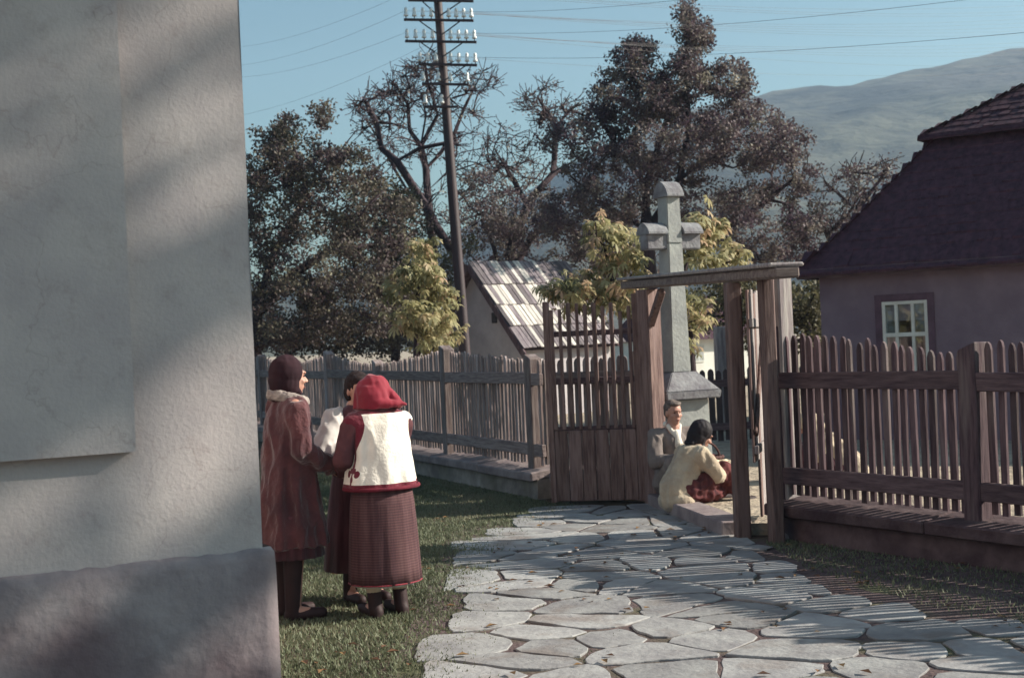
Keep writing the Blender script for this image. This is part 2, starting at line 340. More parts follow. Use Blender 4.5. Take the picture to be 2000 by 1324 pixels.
# distant hill, a grid whose skyline follows the slope seen in the photograph
sil = [(-2600, 600), (-600, 640), (200, 560), (500, 560), (700, 520), (850, 480), (1000, 400), (1150, 310), (1300, 240), (1450, 192), (1560, 176), (1700, 163),
       (1800, 140), (2000, 97), (2300, 40), (2800, -20), (4200, 60)]
xs = np.linspace(-2600, 4200, 220); hy = np.interp(xs, [s[0] for s in sil], [s[1] for s in sil])
hv = []; hf = []; rows = 46
for j in range(rows):
    f = j/(rows-1)
    for i, x in enumerate(xs):
        dist = 300 + 650*f
        u = (x-1000)/F; hz = 662-(x-1000)*math.tan(ROLL)
        ang = max(4, hz-hy[i])/F
        full = ang*950+1.7
        X = u*dist*1.0; q = Vector((X*.012, dist*.012, 1.3))
        prof = (f**1.15)
        h = full*prof + mnoise.noise(q)*14*math.sin(f*math.pi)+ mnoise.noise(q*4)*4*math.sin(f*math.pi) + (mnoise.noise(q*14)*1.6+mnoise.noise(q*5)*2.2)*f
        hv.append((X, dist, max(h, -0.2) if j else -0.5))
nx = len(xs)
for i, x in enumerate(xs): hv.append((hv[(rows-1)*nx+i][0]*1.25, 1300, -1.0))
for j in range(rows):
    for i in range(nx-1): hf.append((j*nx+i, j*nx+i+1, (j+1)*nx+i+1, (j+1)*nx+i))
hill = mesh_obj('hill', hv, hf, M['hill'], smooth=True); tag(hill, kind='structure')

# ------------------------------------------------------------------ flagstone path
path = mesh_obj('path', [(-0.75, 2.5, 0.004), (5.6, 2.5, 0.004), (4.2, 6.8, 0.004), (2.95, 8.0, 0.004), (2.2, 9.0, 0.004), (1.95, 10.0, 0.004), (1.83, 11.5, 0.004), (1.32, 14.0, 0.004), (0.25, 14.2, 0.004), (-0.62, 12.6, 0.004), (-0.7, 8, 0.004)],
                [tuple(range(11))], M['dirt']); tag(path, kind='structure')
def clip(poly, p, nrm):
    out = []
    for i in range(len(poly)):
        a, b = poly[i], poly[(i+1) % len(poly)]
        da = (a[0]-p[0])*nrm[0]+(a[1]-p[1])*nrm[1]; db = (b[0]-p[0])*nrm[0]+(b[1]-p[1])*nrm[1]
        if da <= 0: out.append(a)
        if (da < 0 < db) or (db < 0 < da):
            t = da/(da-db); out.append((a[0]+(b[0]-a[0])*t, a[1]+(b[1]-a[1])*t))
    return out
seeds = []
y = 5.0; row = 0
while y < 13.9:
    h = rnd.uniform(0.36, 0.50)
    left = np.interp(y, [5, 8, 10, 12, 13, 14], [-.55, -.52, -.42, -.45, -.05, .35])
    right = np.interp(y, [5, 7.0, 7.7, 8.4, 9.2, 10, 11.5, 14], [4.2, 3.6, 2.75, 2.2, 1.95, 1.85, 1.75, 1.25])
    x = left+rnd.uniform(0, .25)
    while x < right:
        w = rnd.choice([.26, .4, .55, .74, .9])*rnd.uniform(.9, 1.1)
        seeds.append((x+w*.5, y+rnd.uniform(-.19, .19)))
        x += w
    y += h; row += 1
for (sx, sy) in seeds:
    pl = [(sx-.8, sy-.6), (sx+.8, sy-.6), (sx+.8, sy+.6), (sx-.8, sy+.6)]
    for (ox, oy) in seeds:
        if (ox, oy) == (sx, sy) or abs(ox-sx) > 1.7 or abs(oy-sy) > 1.3: continue
        nx_, ny_ = ox-sx, (oy-sy)
        l_ = math.hypot(nx_, ny_); mid = ((ox+sx)/2, (oy+sy)/2)
        g = .008+.022*abs(mnoise.noise(Vector((mid[0]*5, mid[1]*5, 7))))
        pl = clip(pl, (mid[0]-nx_/l_*g, mid[1]-ny_/l_*g), (nx_/l_, ny_/l_))
        if len(pl) < 3: break
    if len(pl) < 3: continue
    # limit to the path, lumpy outline
    left = np.interp(sy, [5, 8, 10, 12, 13, 14], [-.50, -.50, -.46, -.52, -.15, .25])
    pl = clip(pl, (left+rnd.uniform(-.12, .1), 0), (-1, 0))
    pl = clip(pl, (sx+.62, 0), (1, 0)); pl = clip(pl, (sx-.62, 0), (-1, 0)); pl = clip(pl, (0, sy+.46), (0, 1)); pl = clip(pl, (0, sy-.46), (0, -1))
    right = np.interp(sy, [5, 7.0, 7.7, 8.4, 9.2, 10, 11.5, 14], [4.2, 3.6, 2.75, 2.2, 1.95, 1.85, 1.75, 1.25]); pl = clip(pl, (right+rnd.uniform(-.03, .12), 0), (1, 0))
    if len(pl) < 3: continue
    for _ in range(1):      # soften the corners
        q = []
        for i in range(len(pl)):
            a, b = pl[i], pl[(i+1) % len(pl)]
            if math.hypot(a[0]-b[0], a[1]-b[1]) < .03: q.append(((a[0]+b[0])/2, (a[1]+b[1])/2)); continue
            q += [(a[0]*.84+b[0]*.16, a[1]*.84+b[1]*.16), (a[0]*.16+b[0]*.84, a[1]*.16+b[1]*.84)]
        pl = q
    dq = []
    for i in range(len(pl)):
        a, b = pl[i], pl[(i+1) % len(pl)]; dq.append(a)
        L2_ = math.hypot(a[0]-b[0], a[1]-b[1])
        for k in range(1, 1+int(L2_/.12)): f_ = k/(1+int(L2_/.12)); dq.append((a[0]+(b[0]-a[0])*f_, a[1]+(b[1]-a[1])*f_))
    pl = dq; jq = []
    for (a, b) in pl:
        k = (mnoise.noise(Vector((a*5, b*5, 2.0)))+.9*mnoise.noise(Vector((a*16, b*16, 2.0))))*.030-.004; d = math.hypot(a-sx, b-sy) or 1
        jq.append((a+(a-sx)/d*k, b+(b-sy)/d*k))
    pl = jq; n = len(pl); ht = rnd.uniform(.004, .013); tx, ty = rnd.uniform(-.012, .012), rnd.uniform(-.012, .012)
    vv = []
    for (sc_, z) in ((1.0, -.03), (1.0, ht-.004), (.985, ht)):
        for (a, b) in pl:
            xx, yy = (a-sx)*sc_, (b-sy)*sc_
            vv.append((xx, yy, z+(tx*xx+ty*yy if z > 0 else 0)+ (mnoise.noise(Vector((a*9, b*9, 0)))*.003 if z > 0 else 0)))
    vv.append((0, 0, ht+.002))
    ff = [(k*n+i, k*n+(i+1) % n, (k+1)*n+(i+1) % n, (k+1)*n+i) for k in range(2) for i in range(n)] + [(2*n+i, 2*n+(i+1) % n, 3*n) for i in range(n)]
    st = mesh_obj('flagstone', vv, ff, M['stone'], path); st.location = (sx, sy, 0.006)

# ------------------------------------------------------------------ fences
def picket_mesh(w, h, t, point=.05, name='picket', rounded=False):
    if rounded: prof = [(-w/2, 0), (w/2, 0), (w/2, h-point), (w*.3, h-point*.3), (0, h), (-w*.3, h-point*.3), (-w/2, h-point)]
    else: prof = [(-w/2, 0), (w/2, 0), (w/2, h-point), (0, h), (-w/2, h-point)]
    n = len(prof)
    vv = [(x, -t/2, z) for x, z in prof]+[(x, t/2, z) for x, z in prof]
    ff = [tuple(range(n)), tuple(range(2*n-1, n-1, -1))] + [(i, n+i, n+(i+1) % n, (i+1) % n) for i in range(n)]
    return mesh_obj(name, vv, ff)
def fence(label, A, B, posts, pitch, pw, topf, kerb_w=.30, kerb_h=.31, cat='fence', group=None, post_w=.15, wood=M['wood'], rails=((1.20, 1.33), (.43, .56)),
          bottom=.345, start=0.0, capm=None, plm=None, railm=None, posttop=0.03, kerb=True, post_skip=(), seedn=1, mid_posts=True):
    rr = random.Random(seedn)
    A = Vector(A); B = Vector(B); L_ = (B-A).length; d = (B-A).normalized(); ang = math.atan2(d.y, d.x)
    f = empty('picket_fence', A, ang); tag(f, label, cat, group)      # local x runs along the fence, -y is the street side
    side = -1 if (Matrix.Rotation(ang, 3, 'Z') @ Vector((0, -1, 0))).dot(Vector((0, 0, 0))-A) > 0 else 1
    base = picket_mesh(pw, 1.0, .022, point=.045, rounded=True); base.data.materials.append(wood)
    me = base.data; bpy.data.objects.remove(base)
    x = start + pitch*.6
    while x < L_-.03:
        if not any(abs(x-p) < post_w*.62 for p in posts):
            o = bpy.data.objects.new('picket', me); link(o); o.parent = f
            top = topf(x)+rr.uniform(-.018, .018)
            o.location = (x+rr.uniform(-.006, .006), rr.uniform(-.004, .004)-side*.012, bottom+rr.uniform(-.012, .01))
            o.scale = (rr.uniform(.86, 1.1), 1, top-bottom)
            o.rotation_euler = (rr.uniform(-.006, .006), rr.uniform(-.012, .012), rr.uniform(-.06, .06))
        x += pitch
    edges = [0]+[p for p in posts if 0 < p < L_]+[L_]
    for (z0, z1) in rails:
        for i in range(len(edges)-1):
            a, b = edges[i]+ (.0), edges[i+1]
            if b-a < .2: continue
            bm = bmesh.new(); add_box(bm, (0, 0, 0), (b-a-post_w*.3, .05, z1-z0), 0, .006, .004)
            o = bm_obj('rail', bm, railm or M['woodx'], f); o.location = ((a+b)/2, side*.028+side*.006, (z0+z1)/2+rr.uniform(-.01, .01)); o.rotation_euler = (0, rr.uniform(-.004, .004), 0)
    for p in posts:
        bm = bmesh.new(); top = topf(p)+posttop
        add_box(bm, (0, 0, top/2), (post_w, post_w, top), 0, .010, .003)
        # weathered sloping head
        for v in bm.verts:
            if v.co.z > top-.05: v.co.z += v.co.x*.35
        o = bm_obj('post', bm, wood, f); o.location = (p, -side*.005, 0)
        o.rotation_euler = (0, rr.uniform(-.008, .008), rr.uniform(-.03, .03))
    if kerb:
        bm = bmesh.new(); k = int(L_/.25)
        prof = [(-kerb_w/2, -.05), (-kerb_w/2+.015, kerb_h-.10), (kerb_w/2-.015, kerb_h-.10), (kerb_w/2, -.05)]
        rows_ = []
        for i in range(k+1):
            xx = L_*i/k; rows_.append([bm.verts.new((xx, y_+mnoise.noise(Vector((xx*3, y_*9, z_*7+seedn)))*.012, z_)) for y_, z_ in prof])
        for i in range(k):
            for j in range(4): bm.faces.new((rows_[i][j], rows_[i][(j+1) % 4], rows_[i+1][(j+1) % 4], rows_[i+1][j]))
        bm.faces.new(rows_[0][::-1]); bm.faces.new(rows_[-1]); bmesh.ops.recalc_face_normals(bm, faces=bm.faces)
        bm_obj('plinth', bm, plm or M['stucco'], f)
        # cap slabs, tilted a little towards the street
        xx = 0
        while xx < L_-.05:
            w = min(rr.uniform(1.1, 1.9), L_-xx)
            bm = bmesh.new()
            add_box(bm, (0, 0, 0), (w-.008, kerb_w+.07, .095), 0, .012, .004)
            for v in bm.verts: v.co.z += -side*v.co.y*.14
            o = bm_obj('cap_slab', bm, capm or M['kerb'], f); o.location = (xx+w/2, side*.03, kerb_h-.0475+rr.uniform(-.004, .004))
            xx += w
    return f, ang
lr = (FR1-FR0).length
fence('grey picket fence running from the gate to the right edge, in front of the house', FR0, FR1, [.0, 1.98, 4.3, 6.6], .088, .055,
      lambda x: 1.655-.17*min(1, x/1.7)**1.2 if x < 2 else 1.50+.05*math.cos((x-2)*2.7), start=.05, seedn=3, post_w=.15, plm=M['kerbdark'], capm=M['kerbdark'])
ll = (FL1-FL0).length
dL = (FL1-FL0).normalized()
def tparam(px):      # distance along left fence of what is seen at pixel column px
    k = (px-1000)/F
    # X = k*Y + small roll term
    t = (k*FL0.y-FL0.x)/(dL.x-k*dL.y); return t
lp = [tparam(1037), tparam(870), tparam(736), tparam(640), tparam(560), tparam(510)]
lp = [p for p in lp if p < ll-.3]
def ltop(x):
    return float(np.interp(x, [0, lp[0], (lp[0]+lp[1])/2, lp[1], (lp[1]+lp[2])/2, lp[2], (lp[2]+lp[3])/2, lp[3], lp[3]+1.2, lp[3]+2.4, lp[3]+4.8], [1.45, 1.47, 1.52, 1.60, 1.50, 1.43, 1.48, 1.58, 1.5, 1.42, 1.58]))
fence('long wavy-topped picket fence behind the standing women, left of the gate', FL0, FL1, lp, .094, .064, ltop, seedn=5, posttop=.035, wood=M['woodpale'], railm=M['railpale'])
fence('short length of picket fence behind the open left gate leaf', Vector((1.30, 14.62, 0)), FL0+Vector((.07, -.035, 0)), [.04], .092, .062, lambda x: 1.48, seedn=8, wood=M['woodpale'], post_w=.1, railm=M['railpale'])

# ------------------------------------------------------------------ gate
gate = empty('wooden_gate', (0, 0, 0)); tag(gate, 'weathered wooden gateway with crossbeam and open leaves in front of the stone cross', 'gate')
def timber(name, a, b, w, h, mat, parent, rz=None, bev=.01, lab=None):
    bm = bmesh.new(); add_beam(bm, a, b, w, h, bev)
    # slight wear
    for v in bm.verts: v.co += Vector((rnd.uniform(-1, 1), rnd.uniform(-1, 1), rnd.uniform(-1, 1)))*.002
    o = bm_obj(name, bm, mat, parent)
    if lab: o['label'] = lab
    return o
def post_box(name, x, y, w, d, h, rz, mat, parent, z0=-.05, lab=None, lean=(0, 0)):
    bm = bmesh.new(); r = bmesh.ops.create_cube(bm, size=1.0)
    bmesh.ops.subdivide_edges(bm, edges=[e for e in bm.edges if abs(e.verts[0].co.z-e.verts[1].co.z) > .5], cuts=6)
    for v in bm.verts:
        z = (v.co.z+.5)
        k = 1+.06*mnoise.noise(Vector((z*3+x*5, v.co.x*2, v.co.y*2)))
        v.co = Vector((v.co.x*w*k+lean[0]*z, v.co.y*d*k+lean[1]*z, z0+z*(h-z0)))
    es = [e for e in bm.edges if len(e.link_faces) == 2 and e.calc_face_angle(0) > .8]
    bmesh.ops.bevel(bm, geom=es, offset=.012, segments=1, affect='EDGES')
    o = bm_obj(name, bm, mat, parent); o.location = (x, y, 0); o.rotation_euler = (0, 0, rz)
    if lab: o['label'] = lab
    return o
post_box('gate_post', GL.x+.005, GL.y, .185, .17, 2.13, R(37), M['gatewood'], gate)
post_box('gate_post', GR.x+.01, GR.y, .12, .12, 2.08, R(8), M['gatewood'], gate)
post_box('gate_post', 2.02, 11.25, .10, .13, 2.10, R(12), M['gatewood'], gate)
post_box('gate_post', 2.20, 11.58, .15, .12, 2.12, R(32), M['greypost'], gate, lab='pale grey gate post')
bL = P(1229, 557, 14.8); bR = P(1538, 532, 10.6)
timber('crossbeam', bL, bR, .20, .085, M['beamwood'], gate, bev=.015)
bL2 = bL+Vector((.02, 0, .065)); bR2 = bR+Vector((0, 0, .06))
timber('capping_board', bL2-Vector((.02, -.06, 0)), bR2, .27, .03, M['greypost'], gate)
# short diagonal braces under the beam
timber('brace', (GL.x+.01, GL.y-.08, 1.78), (GL.x+.09, GL.y-.48, 2.10), .07, .07, M['gatewood'], gate)
# sill
timber('sill', (GL.x+.03, GL.y-.1, .065), (GR.x-.02, GR.y+.1, .065), .26, .12, M['kerb'], gate)
# left leaf, swung open to the left
leaf = empty('gate_leaf', (1.262, 14.22, 0), math.atan2(14.45-14.22, .33-1.262)); leaf.parent = gate
leaf['label'] = 'open left gate leaf, slatted above solid boards'
LW = .955
def lbox(name, x0, x1, z0, z1, y, t, mat, parent=leaf, jit=.002):
    bm = bmesh.new(); add_box(bm, (0, 0, 0), (abs(x1-x0), t, z1-z0), 0, .005, jit)
    o = bm_obj(name, bm, mat, parent); o.location = ((x0+x1)/2, y, (z0+z1)/2); o.rotation_euler = (0, rnd.uniform(-.004, .004), 0); return o
lbox('stile', -.01, .055, .03, 2.10, 0, .055, M['gatewood']); lbox('stile', LW-.055, LW+.005, .03, 2.06, 0, .055, M['gatewood'])
for z0, z1 in ((1.70, 1.755), (.72, .79), (.05, .14), (1.22, 1.28)): lbox('rail', .057, LW-.057, z0, z1, -.012, .03, M['woodx'])
k = 10
for i in range(k):
    x = .085+i*(LW-.16)/(k-1)
    lbox('slat', x-.019+rnd.uniform(-.006, .006), x+.019+rnd.uniform(-.004, .004), .76, rnd.uniform(1.93, 2.04), .018, .018, M['gatewood'])
for i in range(6):
    w = (LW-.115)/6; x = .0575+w*(i+.5)
    lbox('board', x-w/2+.003, x+w/2-.003, .04, .75, .016+rnd.uniform(-.003, .003), .022, M['gatewood'])
# right leaf, seen nearly edge-on
la = Vector((1.90, 11.45, 0)); lb = Vector((2.125, 12.20, 0)); dl = (lb-la)
leaf2 = empty('gate_leaf', la, math.atan2(dl.y, dl.x)); leaf2.parent = gate; leaf2['label'] = 'open right gate leaf standing nearly edge-on behind the post'
L2 = dl.length
for i in range(7):
    w = L2/7
    lbox('board', w*i+.008, w*(i+1)-.006, .14 if i > 2 else .62, 2.0+rnd.uniform(-.03, .03), 0, .022, M['greypost'] if i % 3 else M['gatewood'], leaf2)
for z in (1.74, .72): lbox('batten', .0, L2, z-.03, z+.04, -.026, .028, M['greypost'], leaf2)
bm = bmesh.new(); add_beam(bm, (.03, -.026, .85), (L2-.05, -.026, 1.65), .026, .08); bm_obj('diagonal_brace', bm, M['gatewood'], leaf2)

# ------------------------------------------------------------------ building on the left
W0 = Vector((-0.998, 5.5, 0)); wu = Vector((-.88, -.475, 0)).normalized(); wang = math.atan2(wu.y, wu.x)
church = empty('plastered_building', W0, wang); tag(church, 'large pale plastered building filling the left side, with rough plinth', 'building')
# local x runs left along the wall, local +y faces the street or yard; find outward side
outn = Matrix.Rotation(wang, 3, 'Z') @ Vector((0, 1, 0)); so = 1 if outn.dot(-W0) > 0 else -1
bm = bmesh.new()
nxw, nzw = 60, 50
def wy(x, z): return so*(mnoise.noise(Vector((x*2.2, z*2.2, 0)))*.006+mnoise.noise(Vector((x*9, z*9, 4)))*.0015)
LWL, HWL = 6.0, 7.0
rowsw = [[bm.verts.new((LWL*i/nxw, wy(LWL*i/nxw, HWL*j/nzw), HWL*j/nzw)) for i in range(nxw+1)] for j in range(nzw+1)]
for j in range(nzw):
    for i in range(nxw): bm.faces.new((rowsw[j][i], rowsw[j][i+1], rowsw[j+1][i+1], rowsw[j+1][i]))
def quad(bm, *p): bm.faces.new([bm.verts.new(q) for q in p])
D = -so*5.0
quad(bm, (0, 0, 0), (0, D, 0), (0, D, HWL), (0, 0, HWL)); quad(bm, (LWL, 0, 0), (LWL, D, 0), (LWL, D, HWL), (LWL, 0, HWL))
quad(bm, (0, D, 0), (LWL, D, 0), (LWL, D, HWL), (0, D, HWL)); quad(bm, (0, 0, HWL), (LWL, 0, HWL), (LWL, D, HWL), (0, D, HWL))
bm_obj('wall', bm, M['plaster'], church, smooth=False)
def wall_t(px, py):   # along-wall distance and height seen at a pixel
    a = Vector((0, 0, EYE)); d = P(px, py, 1.0)-a
    nn = Vector((outn.x, outn.y, 0)); t = (W0-a).dot(nn)/d.dot(nn); q = a+d*t
    return (q-W0).dot(wu), q.z
print('WALL', wall_t(467, 0), wall_t(515, 1065), wall_t(262, 878), wall_t(0, 895), wall_t(0, 1130))
px_, pz_ = wall_t(262, 880)
px2, pz2 = wall_t(218, 10); xe = (px_+px2)/2
bm = bmesh.new()
T = .055
def slab(bm, x0, x1, z0, z1, y0, y1, nx_=24, nz_=24, rough=.004):
    g = [[bm.verts.new((x0+(x1-x0)*i/nx_, so*(y1+mnoise.noise(Vector((i*.31, j*.31, x0)))*rough), z0+(z1-z0)*j/nz_)) for i in range(nx_+1)] for j in range(nz_+1)]
    for j in range(nz_):
        for i in range(nx_): bm.faces.new((g[j][i], g[j][i+1], g[j+1][i+1], g[j+1][i]))
    e = [g[0][i] for i in range(nx_+1)]; b0 = [bm.verts.new((v.co.x, so*y0, v.co.z)) for v in e]
    for i in range(nx_): bm.faces.new((e[i], b0[i], b0[i+1], e[i+1]))
    for col_, flip in ((0, 0), (nx_, 1)):
        e = [g[j][col_] for j in range(nz_+1)]; b0 = [bm.verts.new((v.co.x, so*y0, v.co.z)) for v in e]
        for j in range(nz_): bm.faces.new((e[j], b0[j], b0[j+1], e[j+1]))
    e = [g[nz_][i] for i in range(nx_+1)]; b0 = [bm.verts.new((v.co.x, so*y0, v.co.z)) for v in e]
    for i in range(nx_): bm.faces.new((e[i], b0[i], b0[i+1], e[i+1]))
slab(bm, xe, 5.9, pz_, 6.5, -.01, T); bmesh.ops.recalc_face_normals(bm, faces=bm.faces)
bm_obj('raised_panel', bm, M['plaster'], church)
# plinth with an uneven top edge, projecting a little
bm = bmesh.new(); pt = wall_t(515, 1068)[1]; nn_ = 120
prof = lambda k: [(.050, -.05), (.052, .3), (.046, .6), (.050, pt-.10), (.042, pt-.045), (.035+.02*mnoise.noise(Vector((k*.5, 0, 3))), pt-.015+.022*mnoise.noise(Vector((k*.37, 0, 0)))), (-.01, pt+.012*mnoise.noise(Vector((k*.9, 2, 0))))]
prev = None
for i in range(nn_+1):
    x = -.035+(LWL+.02)*i/nn_
    cur = [bm.verts.new((x, so*(y_+mnoise.noise(Vector((x*4, z_*4, 1)))*.010), z_)) for y_, z_ in prof(i)]
    if prev:
        for a in range(len(cur)-1): bm.faces.new((prev[a], cur[a], cur[a+1], prev[a+1]))
    else: first = cur
    prev = cur
bk = [bm.verts.new((-.035, D, v.co.z)) for v in first]
for a in range(len(first)-1): bm.faces.new((first[a], first[a+1], bk[a+1], bk[a]))
bmesh.ops.recalc_face_normals(bm, faces=bm.faces)
bm_obj('plinth', bm, M['plinth'], church, smooth=True)

# ------------------------------------------------------------------ house on the right
H0 = Vector((4.35, 20.0, 0)); hu = Vector((2.25, -1.6, 0)).normalized(); hang = math.atan2(hu.y, hu.x)
house = empty('village_house', H0, hang); tag(house, 'mauve-washed house with a steep dark shingled roof behind the right fence', 'house')
HL, HD, HH = 7.3, 7.2, 2.42
Rz = Matrix.Rotation(hang, 3, 'Z'); Rzi = Rz.transposed()
def house_t(px, py):
    a = Vector((0, 0, EYE)); d = P(px, py, 1.0)-a; nn = Rz @ Vector((0, 1, 0)); t = (H0-a).dot(nn)/d.dot(nn); q = a+d*t
    return (q-H0).dot(hu), q.z
wx0, wz1 = house_t(1722, 590); wx1, _ = house_t(1811, 588); wz0 = wz1-1.05
ux0, uz1 = house_t(1708, 577); ux1, _ = house_t(1824, 575); uz0 = wz0-.1
bm = bmesh.new()
# wall with a window opening (local y=0 faces the street)
for (x0, x1, z0, z1) in ((0, wx0, 0, HH), (wx1, HL, 0, HH), (wx0, wx1, 0, wz0), (wx0, wx1, wz1, HH)):
    quad(bm, (x0, 0, z0), (x1, 0, z0), (x1, 0, z1), (x0, 0, z1))
rv = .14
for a, b in (((wx0, wz0), (wx0, wz1)), ((wx0, wz1), (wx1, wz1)), ((wx1, wz1), (wx1, wz0)), ((wx1, wz0), (wx0, wz0))):
    quad(bm, (a[0], 0, a[1]), (b[0], 0, b[1]), (b[0], rv, b[1]), (a[0], rv, a[1]))
quad(bm, (0, 0, 0), (0, HD, 0), (0, HD, HH), (0, 0, HH)); quad(bm, (HL, 0, 0), (HL, HD, 0), (HL, HD, HH), (HL, 0, HH)); quad(bm, (0, HD, 0), (HL, HD, 0), (HL, HD, HH), (0, HD, HH))
# dim room behind the window
for q in (((wx0-.6, 1.6, 0), (wx1+.6, 1.6, 0), (wx1+.6, 1.6, HH), (wx0-.6, 1.6, HH)), ((wx0-.6, rv+.02, .2), (wx0-.6, 1.6, .2), (wx0-.6, 1.6, HH), (wx0-.6, rv+.02, HH)), ((wx1+.6, rv+.02, .2), (wx1+.6, 1.6, .2), (wx1+.6, 1.6, HH), (wx1+.6, rv+.02, HH))): quad(bm, *q)
bm_obj('wall', bm, M['housewall'], house)
win = empty('window', (wx0, 0, wz0)); win.parent = house
ww, wh = wx1-wx0, wz1-wz0
def wbox(name, x0, x1, z0, z1, y0, y1, mat, par=win):
    bm = bmesh.new(); add_box(bm, ((x0+x1)/2, (y0+y1)/2, (z0+z1)/2), (x1-x0, y1-y0, z1-z0), 0, .003); return bm_obj(name, bm, mat, par)
for n_, x0, x1, z0, z1 in (('l', ux0-wx0, 0, uz0-wz0, uz1-wz0), ('r', ww, ux1-wx0, uz0-wz0, uz1-wz0), ('t', 0, ww, wh, uz1-wz0), ('b', 0, ww, uz0-wz0, 0)):
    wbox('surround', x0, x1, z0, z1, -.018, -.002, M['surround'])
fr = .045
wbox('frame', 0, fr, 0, wh, -.012, .05, M['whitepaint']); wbox('frame', ww-fr, ww, 0, wh, -.012, .05, M['whitepaint'])
wbox('frame', fr, ww-fr, wh-fr, wh, -.012, .05, M['whitepaint']); wbox('frame', fr, ww-fr, 0, fr, -.012, .05, M['whitepaint'])
wbox('transom', fr, ww-fr, wh*.54, wh*.54+.055, -.016, .04, M['whitepaint'])
m1, m2 = ww*.31, ww*.67
for xm in (m1, m2):
    wbox('mullion', xm-.022, xm+.022, fr, wh*.54, -.008, .04, M['whitepaint']); wbox('mullion', xm-.022, xm+.022, wh*.54+.055, wh-fr, -.008, .04, M['whitepaint'])
xsn = [fr, m1-.022, m1+.022, m2-.022, m2+.022, ww-fr]
for a in range(3):
    for (z0, z1) in ((fr, wh*.54), (wh*.54+.055, wh-fr)):
        wbox('pane', xsn[2*a], xsn[2*a+1], z0, z1, .012, .016, M['glass'])
    wbox('curtain', xsn[2*a]+.004, xsn[2*a+1]-.004, wh*.54+.055+(wh*.46-.1)*.42, wh-fr, .03, .036, M['curtain'])
# eave board and soffit
ov = .24
bm = bmesh.new(); add_box(bm, (HL/2, -ov+.02, HH-.0), (HL+2*ov, .04, .13), 0, .006); add_box(bm, (-ov+.02, HD/2, HH), (.04, HD+2*ov-.1, .13), 0, .006); bm_obj('eave_board', bm, M['woodx'], house)
bm = bmesh.new(); quad(bm, (-ov, -ov, HH-.03), (HL+ov, -ov, HH-.03), (HL+ov, HD+ov, HH-.03), (-ov, HD+ov, HH-.03)); bm_obj('soffit', bm, M['woodx'], house)
# two-tier roof: profile of (inset, height)
prof_l = [(-.30, HH-.02), (-.22, HH+.06), (0, HH+.29), (.232, HH+.55), (.566, HH+.95), (.9, HH+1.36), (1.26, HH+1.82)]
prof_u = [(1.10, 4.27), (1.13, 4.33), (1.6, 4.60), (2.28, 5.02), (3.0, 5.46), (3.6, 5.83)]
def tier(profile, name):
    bm = bmesh.new(); rr_ = []
    for (i_, h_) in profile:
        rr_.append([bm.verts.new(v) for v in ((i_, i_, h_), (HL-i_, i_, h_), (HL-i_, HD-i_, h_), (i_, HD-i_, h_))])
    for a in range(len(rr_)-1):
        for b in range(4): bm.faces.new((rr_[a][b], rr_[a][(b+1) % 4], rr_[a+1][(b+1) % 4], rr_[a+1][b]))
    bm.faces.new(rr_[-1]); bm.faces.new(rr_[0][::-1])
    return bm_obj(name, bm, M['shingle'], house)
roof = tier(prof_l, 'roof'); roof2 = tier(prof_u, 'upper_roof')
# shingle courses as real relief, joined (far too many to tell apart)
def shingles(profile, parent, step, w):
    L_ = []
    pts = profile
    acc = []
    for a in range(len(pts)-1):
        (i0, h0), (i1, h1) = pts[a], pts[a+1]; s = math.hypot(i1-i0, h1-h0); k = max(1, int(s/step))
        for q in range(k): acc.append((i0+(i1-i0)*q/k, h0+(h1-h0)*q/k, i0+(i1-i0)*(q+1.15)/k, h0+(h1-h0)*(q+1.15)/k))
    V = []; Fc = []
    for (i0, h0, i1, h1) in acc:
        for side_ in (0, 3):
            x = i0
            lim = (HL-i0) if side_ == 0 else (HD-i0)
            while x < lim:
                ww_ = w*rnd.uniform(.75, 1.2); t = rnd.uniform(.012, .03); b = len(V); dz = rnd.uniform(-.012, .012)
                x2 = min(x+ww_-.008, lim)
                for (xx, ii, hh) in ((x, i0, h0+t+dz), (x2, i0, h0+t+dz), (min(x2+.0, lim), i1, h1+.006), (x+(i1-i0)*0, i1, h1+.006), (x, i0, h0-.01), (x2, i0, h0-.01)):
                    V.append((xx, ii, hh) if side_ == 0 else (ii, xx, hh))
                Fc += [(b, b+1, b+2, b+3), (b+4, b+5, b+1, b)]
                x += ww_
    o = mesh_obj('shingles', V, Fc, M['shingle'], parent); o['kind'] = 'stuff'
shingles(prof_l, roof, .17, .13); shingles(prof_u, roof2, .17, .13)

# ------------------------------------------------------------------ shed with plank roof
SA = P(912, 517, 30.0); SA.z = SA.z      # ridge end towards us
sr = Vector((.80, .60, 0)); sg = Vector((.60, -.80, 0))
shed = empty('plank_roofed_shed', (SA.x, SA.y, 0), math.atan2(sr.y, sr.x)); tag(shed, 'small whitewashed shed with a stepped plank roof beyond the left fence', 'shed')
# local x along ridge, local -y = slope facing us
RH = SA.z; SW = 1.72; DR = 1.80; SL = 2.5
bm = bmesh.new()
bm.faces.new([bm.verts.new(v) for v in ((.22, -SW+.15, 0), (.22, SW-.15, 0), (.22, SW-.15, RH-DR+.1), (.22, 0, RH-.1), (.22, -SW+.15, RH-DR+.1))])
bm.faces.new([bm.verts.new(v) for v in ((SL, -SW+.15, 0), (SL, SW-.15, 0), (SL, SW-.15, RH-DR+.1), (SL, 0, RH-.1), (SL, -SW+.15, RH-DR+.1))])
quad(bm, (.22, -SW+.15, 0), (SL, -SW+.15, 0), (SL, -SW+.15, RH-DR+.1), (.22, -SW+.15, RH-DR+.1)); quad(bm, (.22, SW-.15, 0), (SL, SW-.15, 0), (SL, SW-.15, RH-DR+.1), (.22, SW-.15, RH-DR+.1))
bm_obj('wall', bm, M['shedwall'], shed)
sroof = empty('roof', (0, 0, 0)); sroof.parent = shed
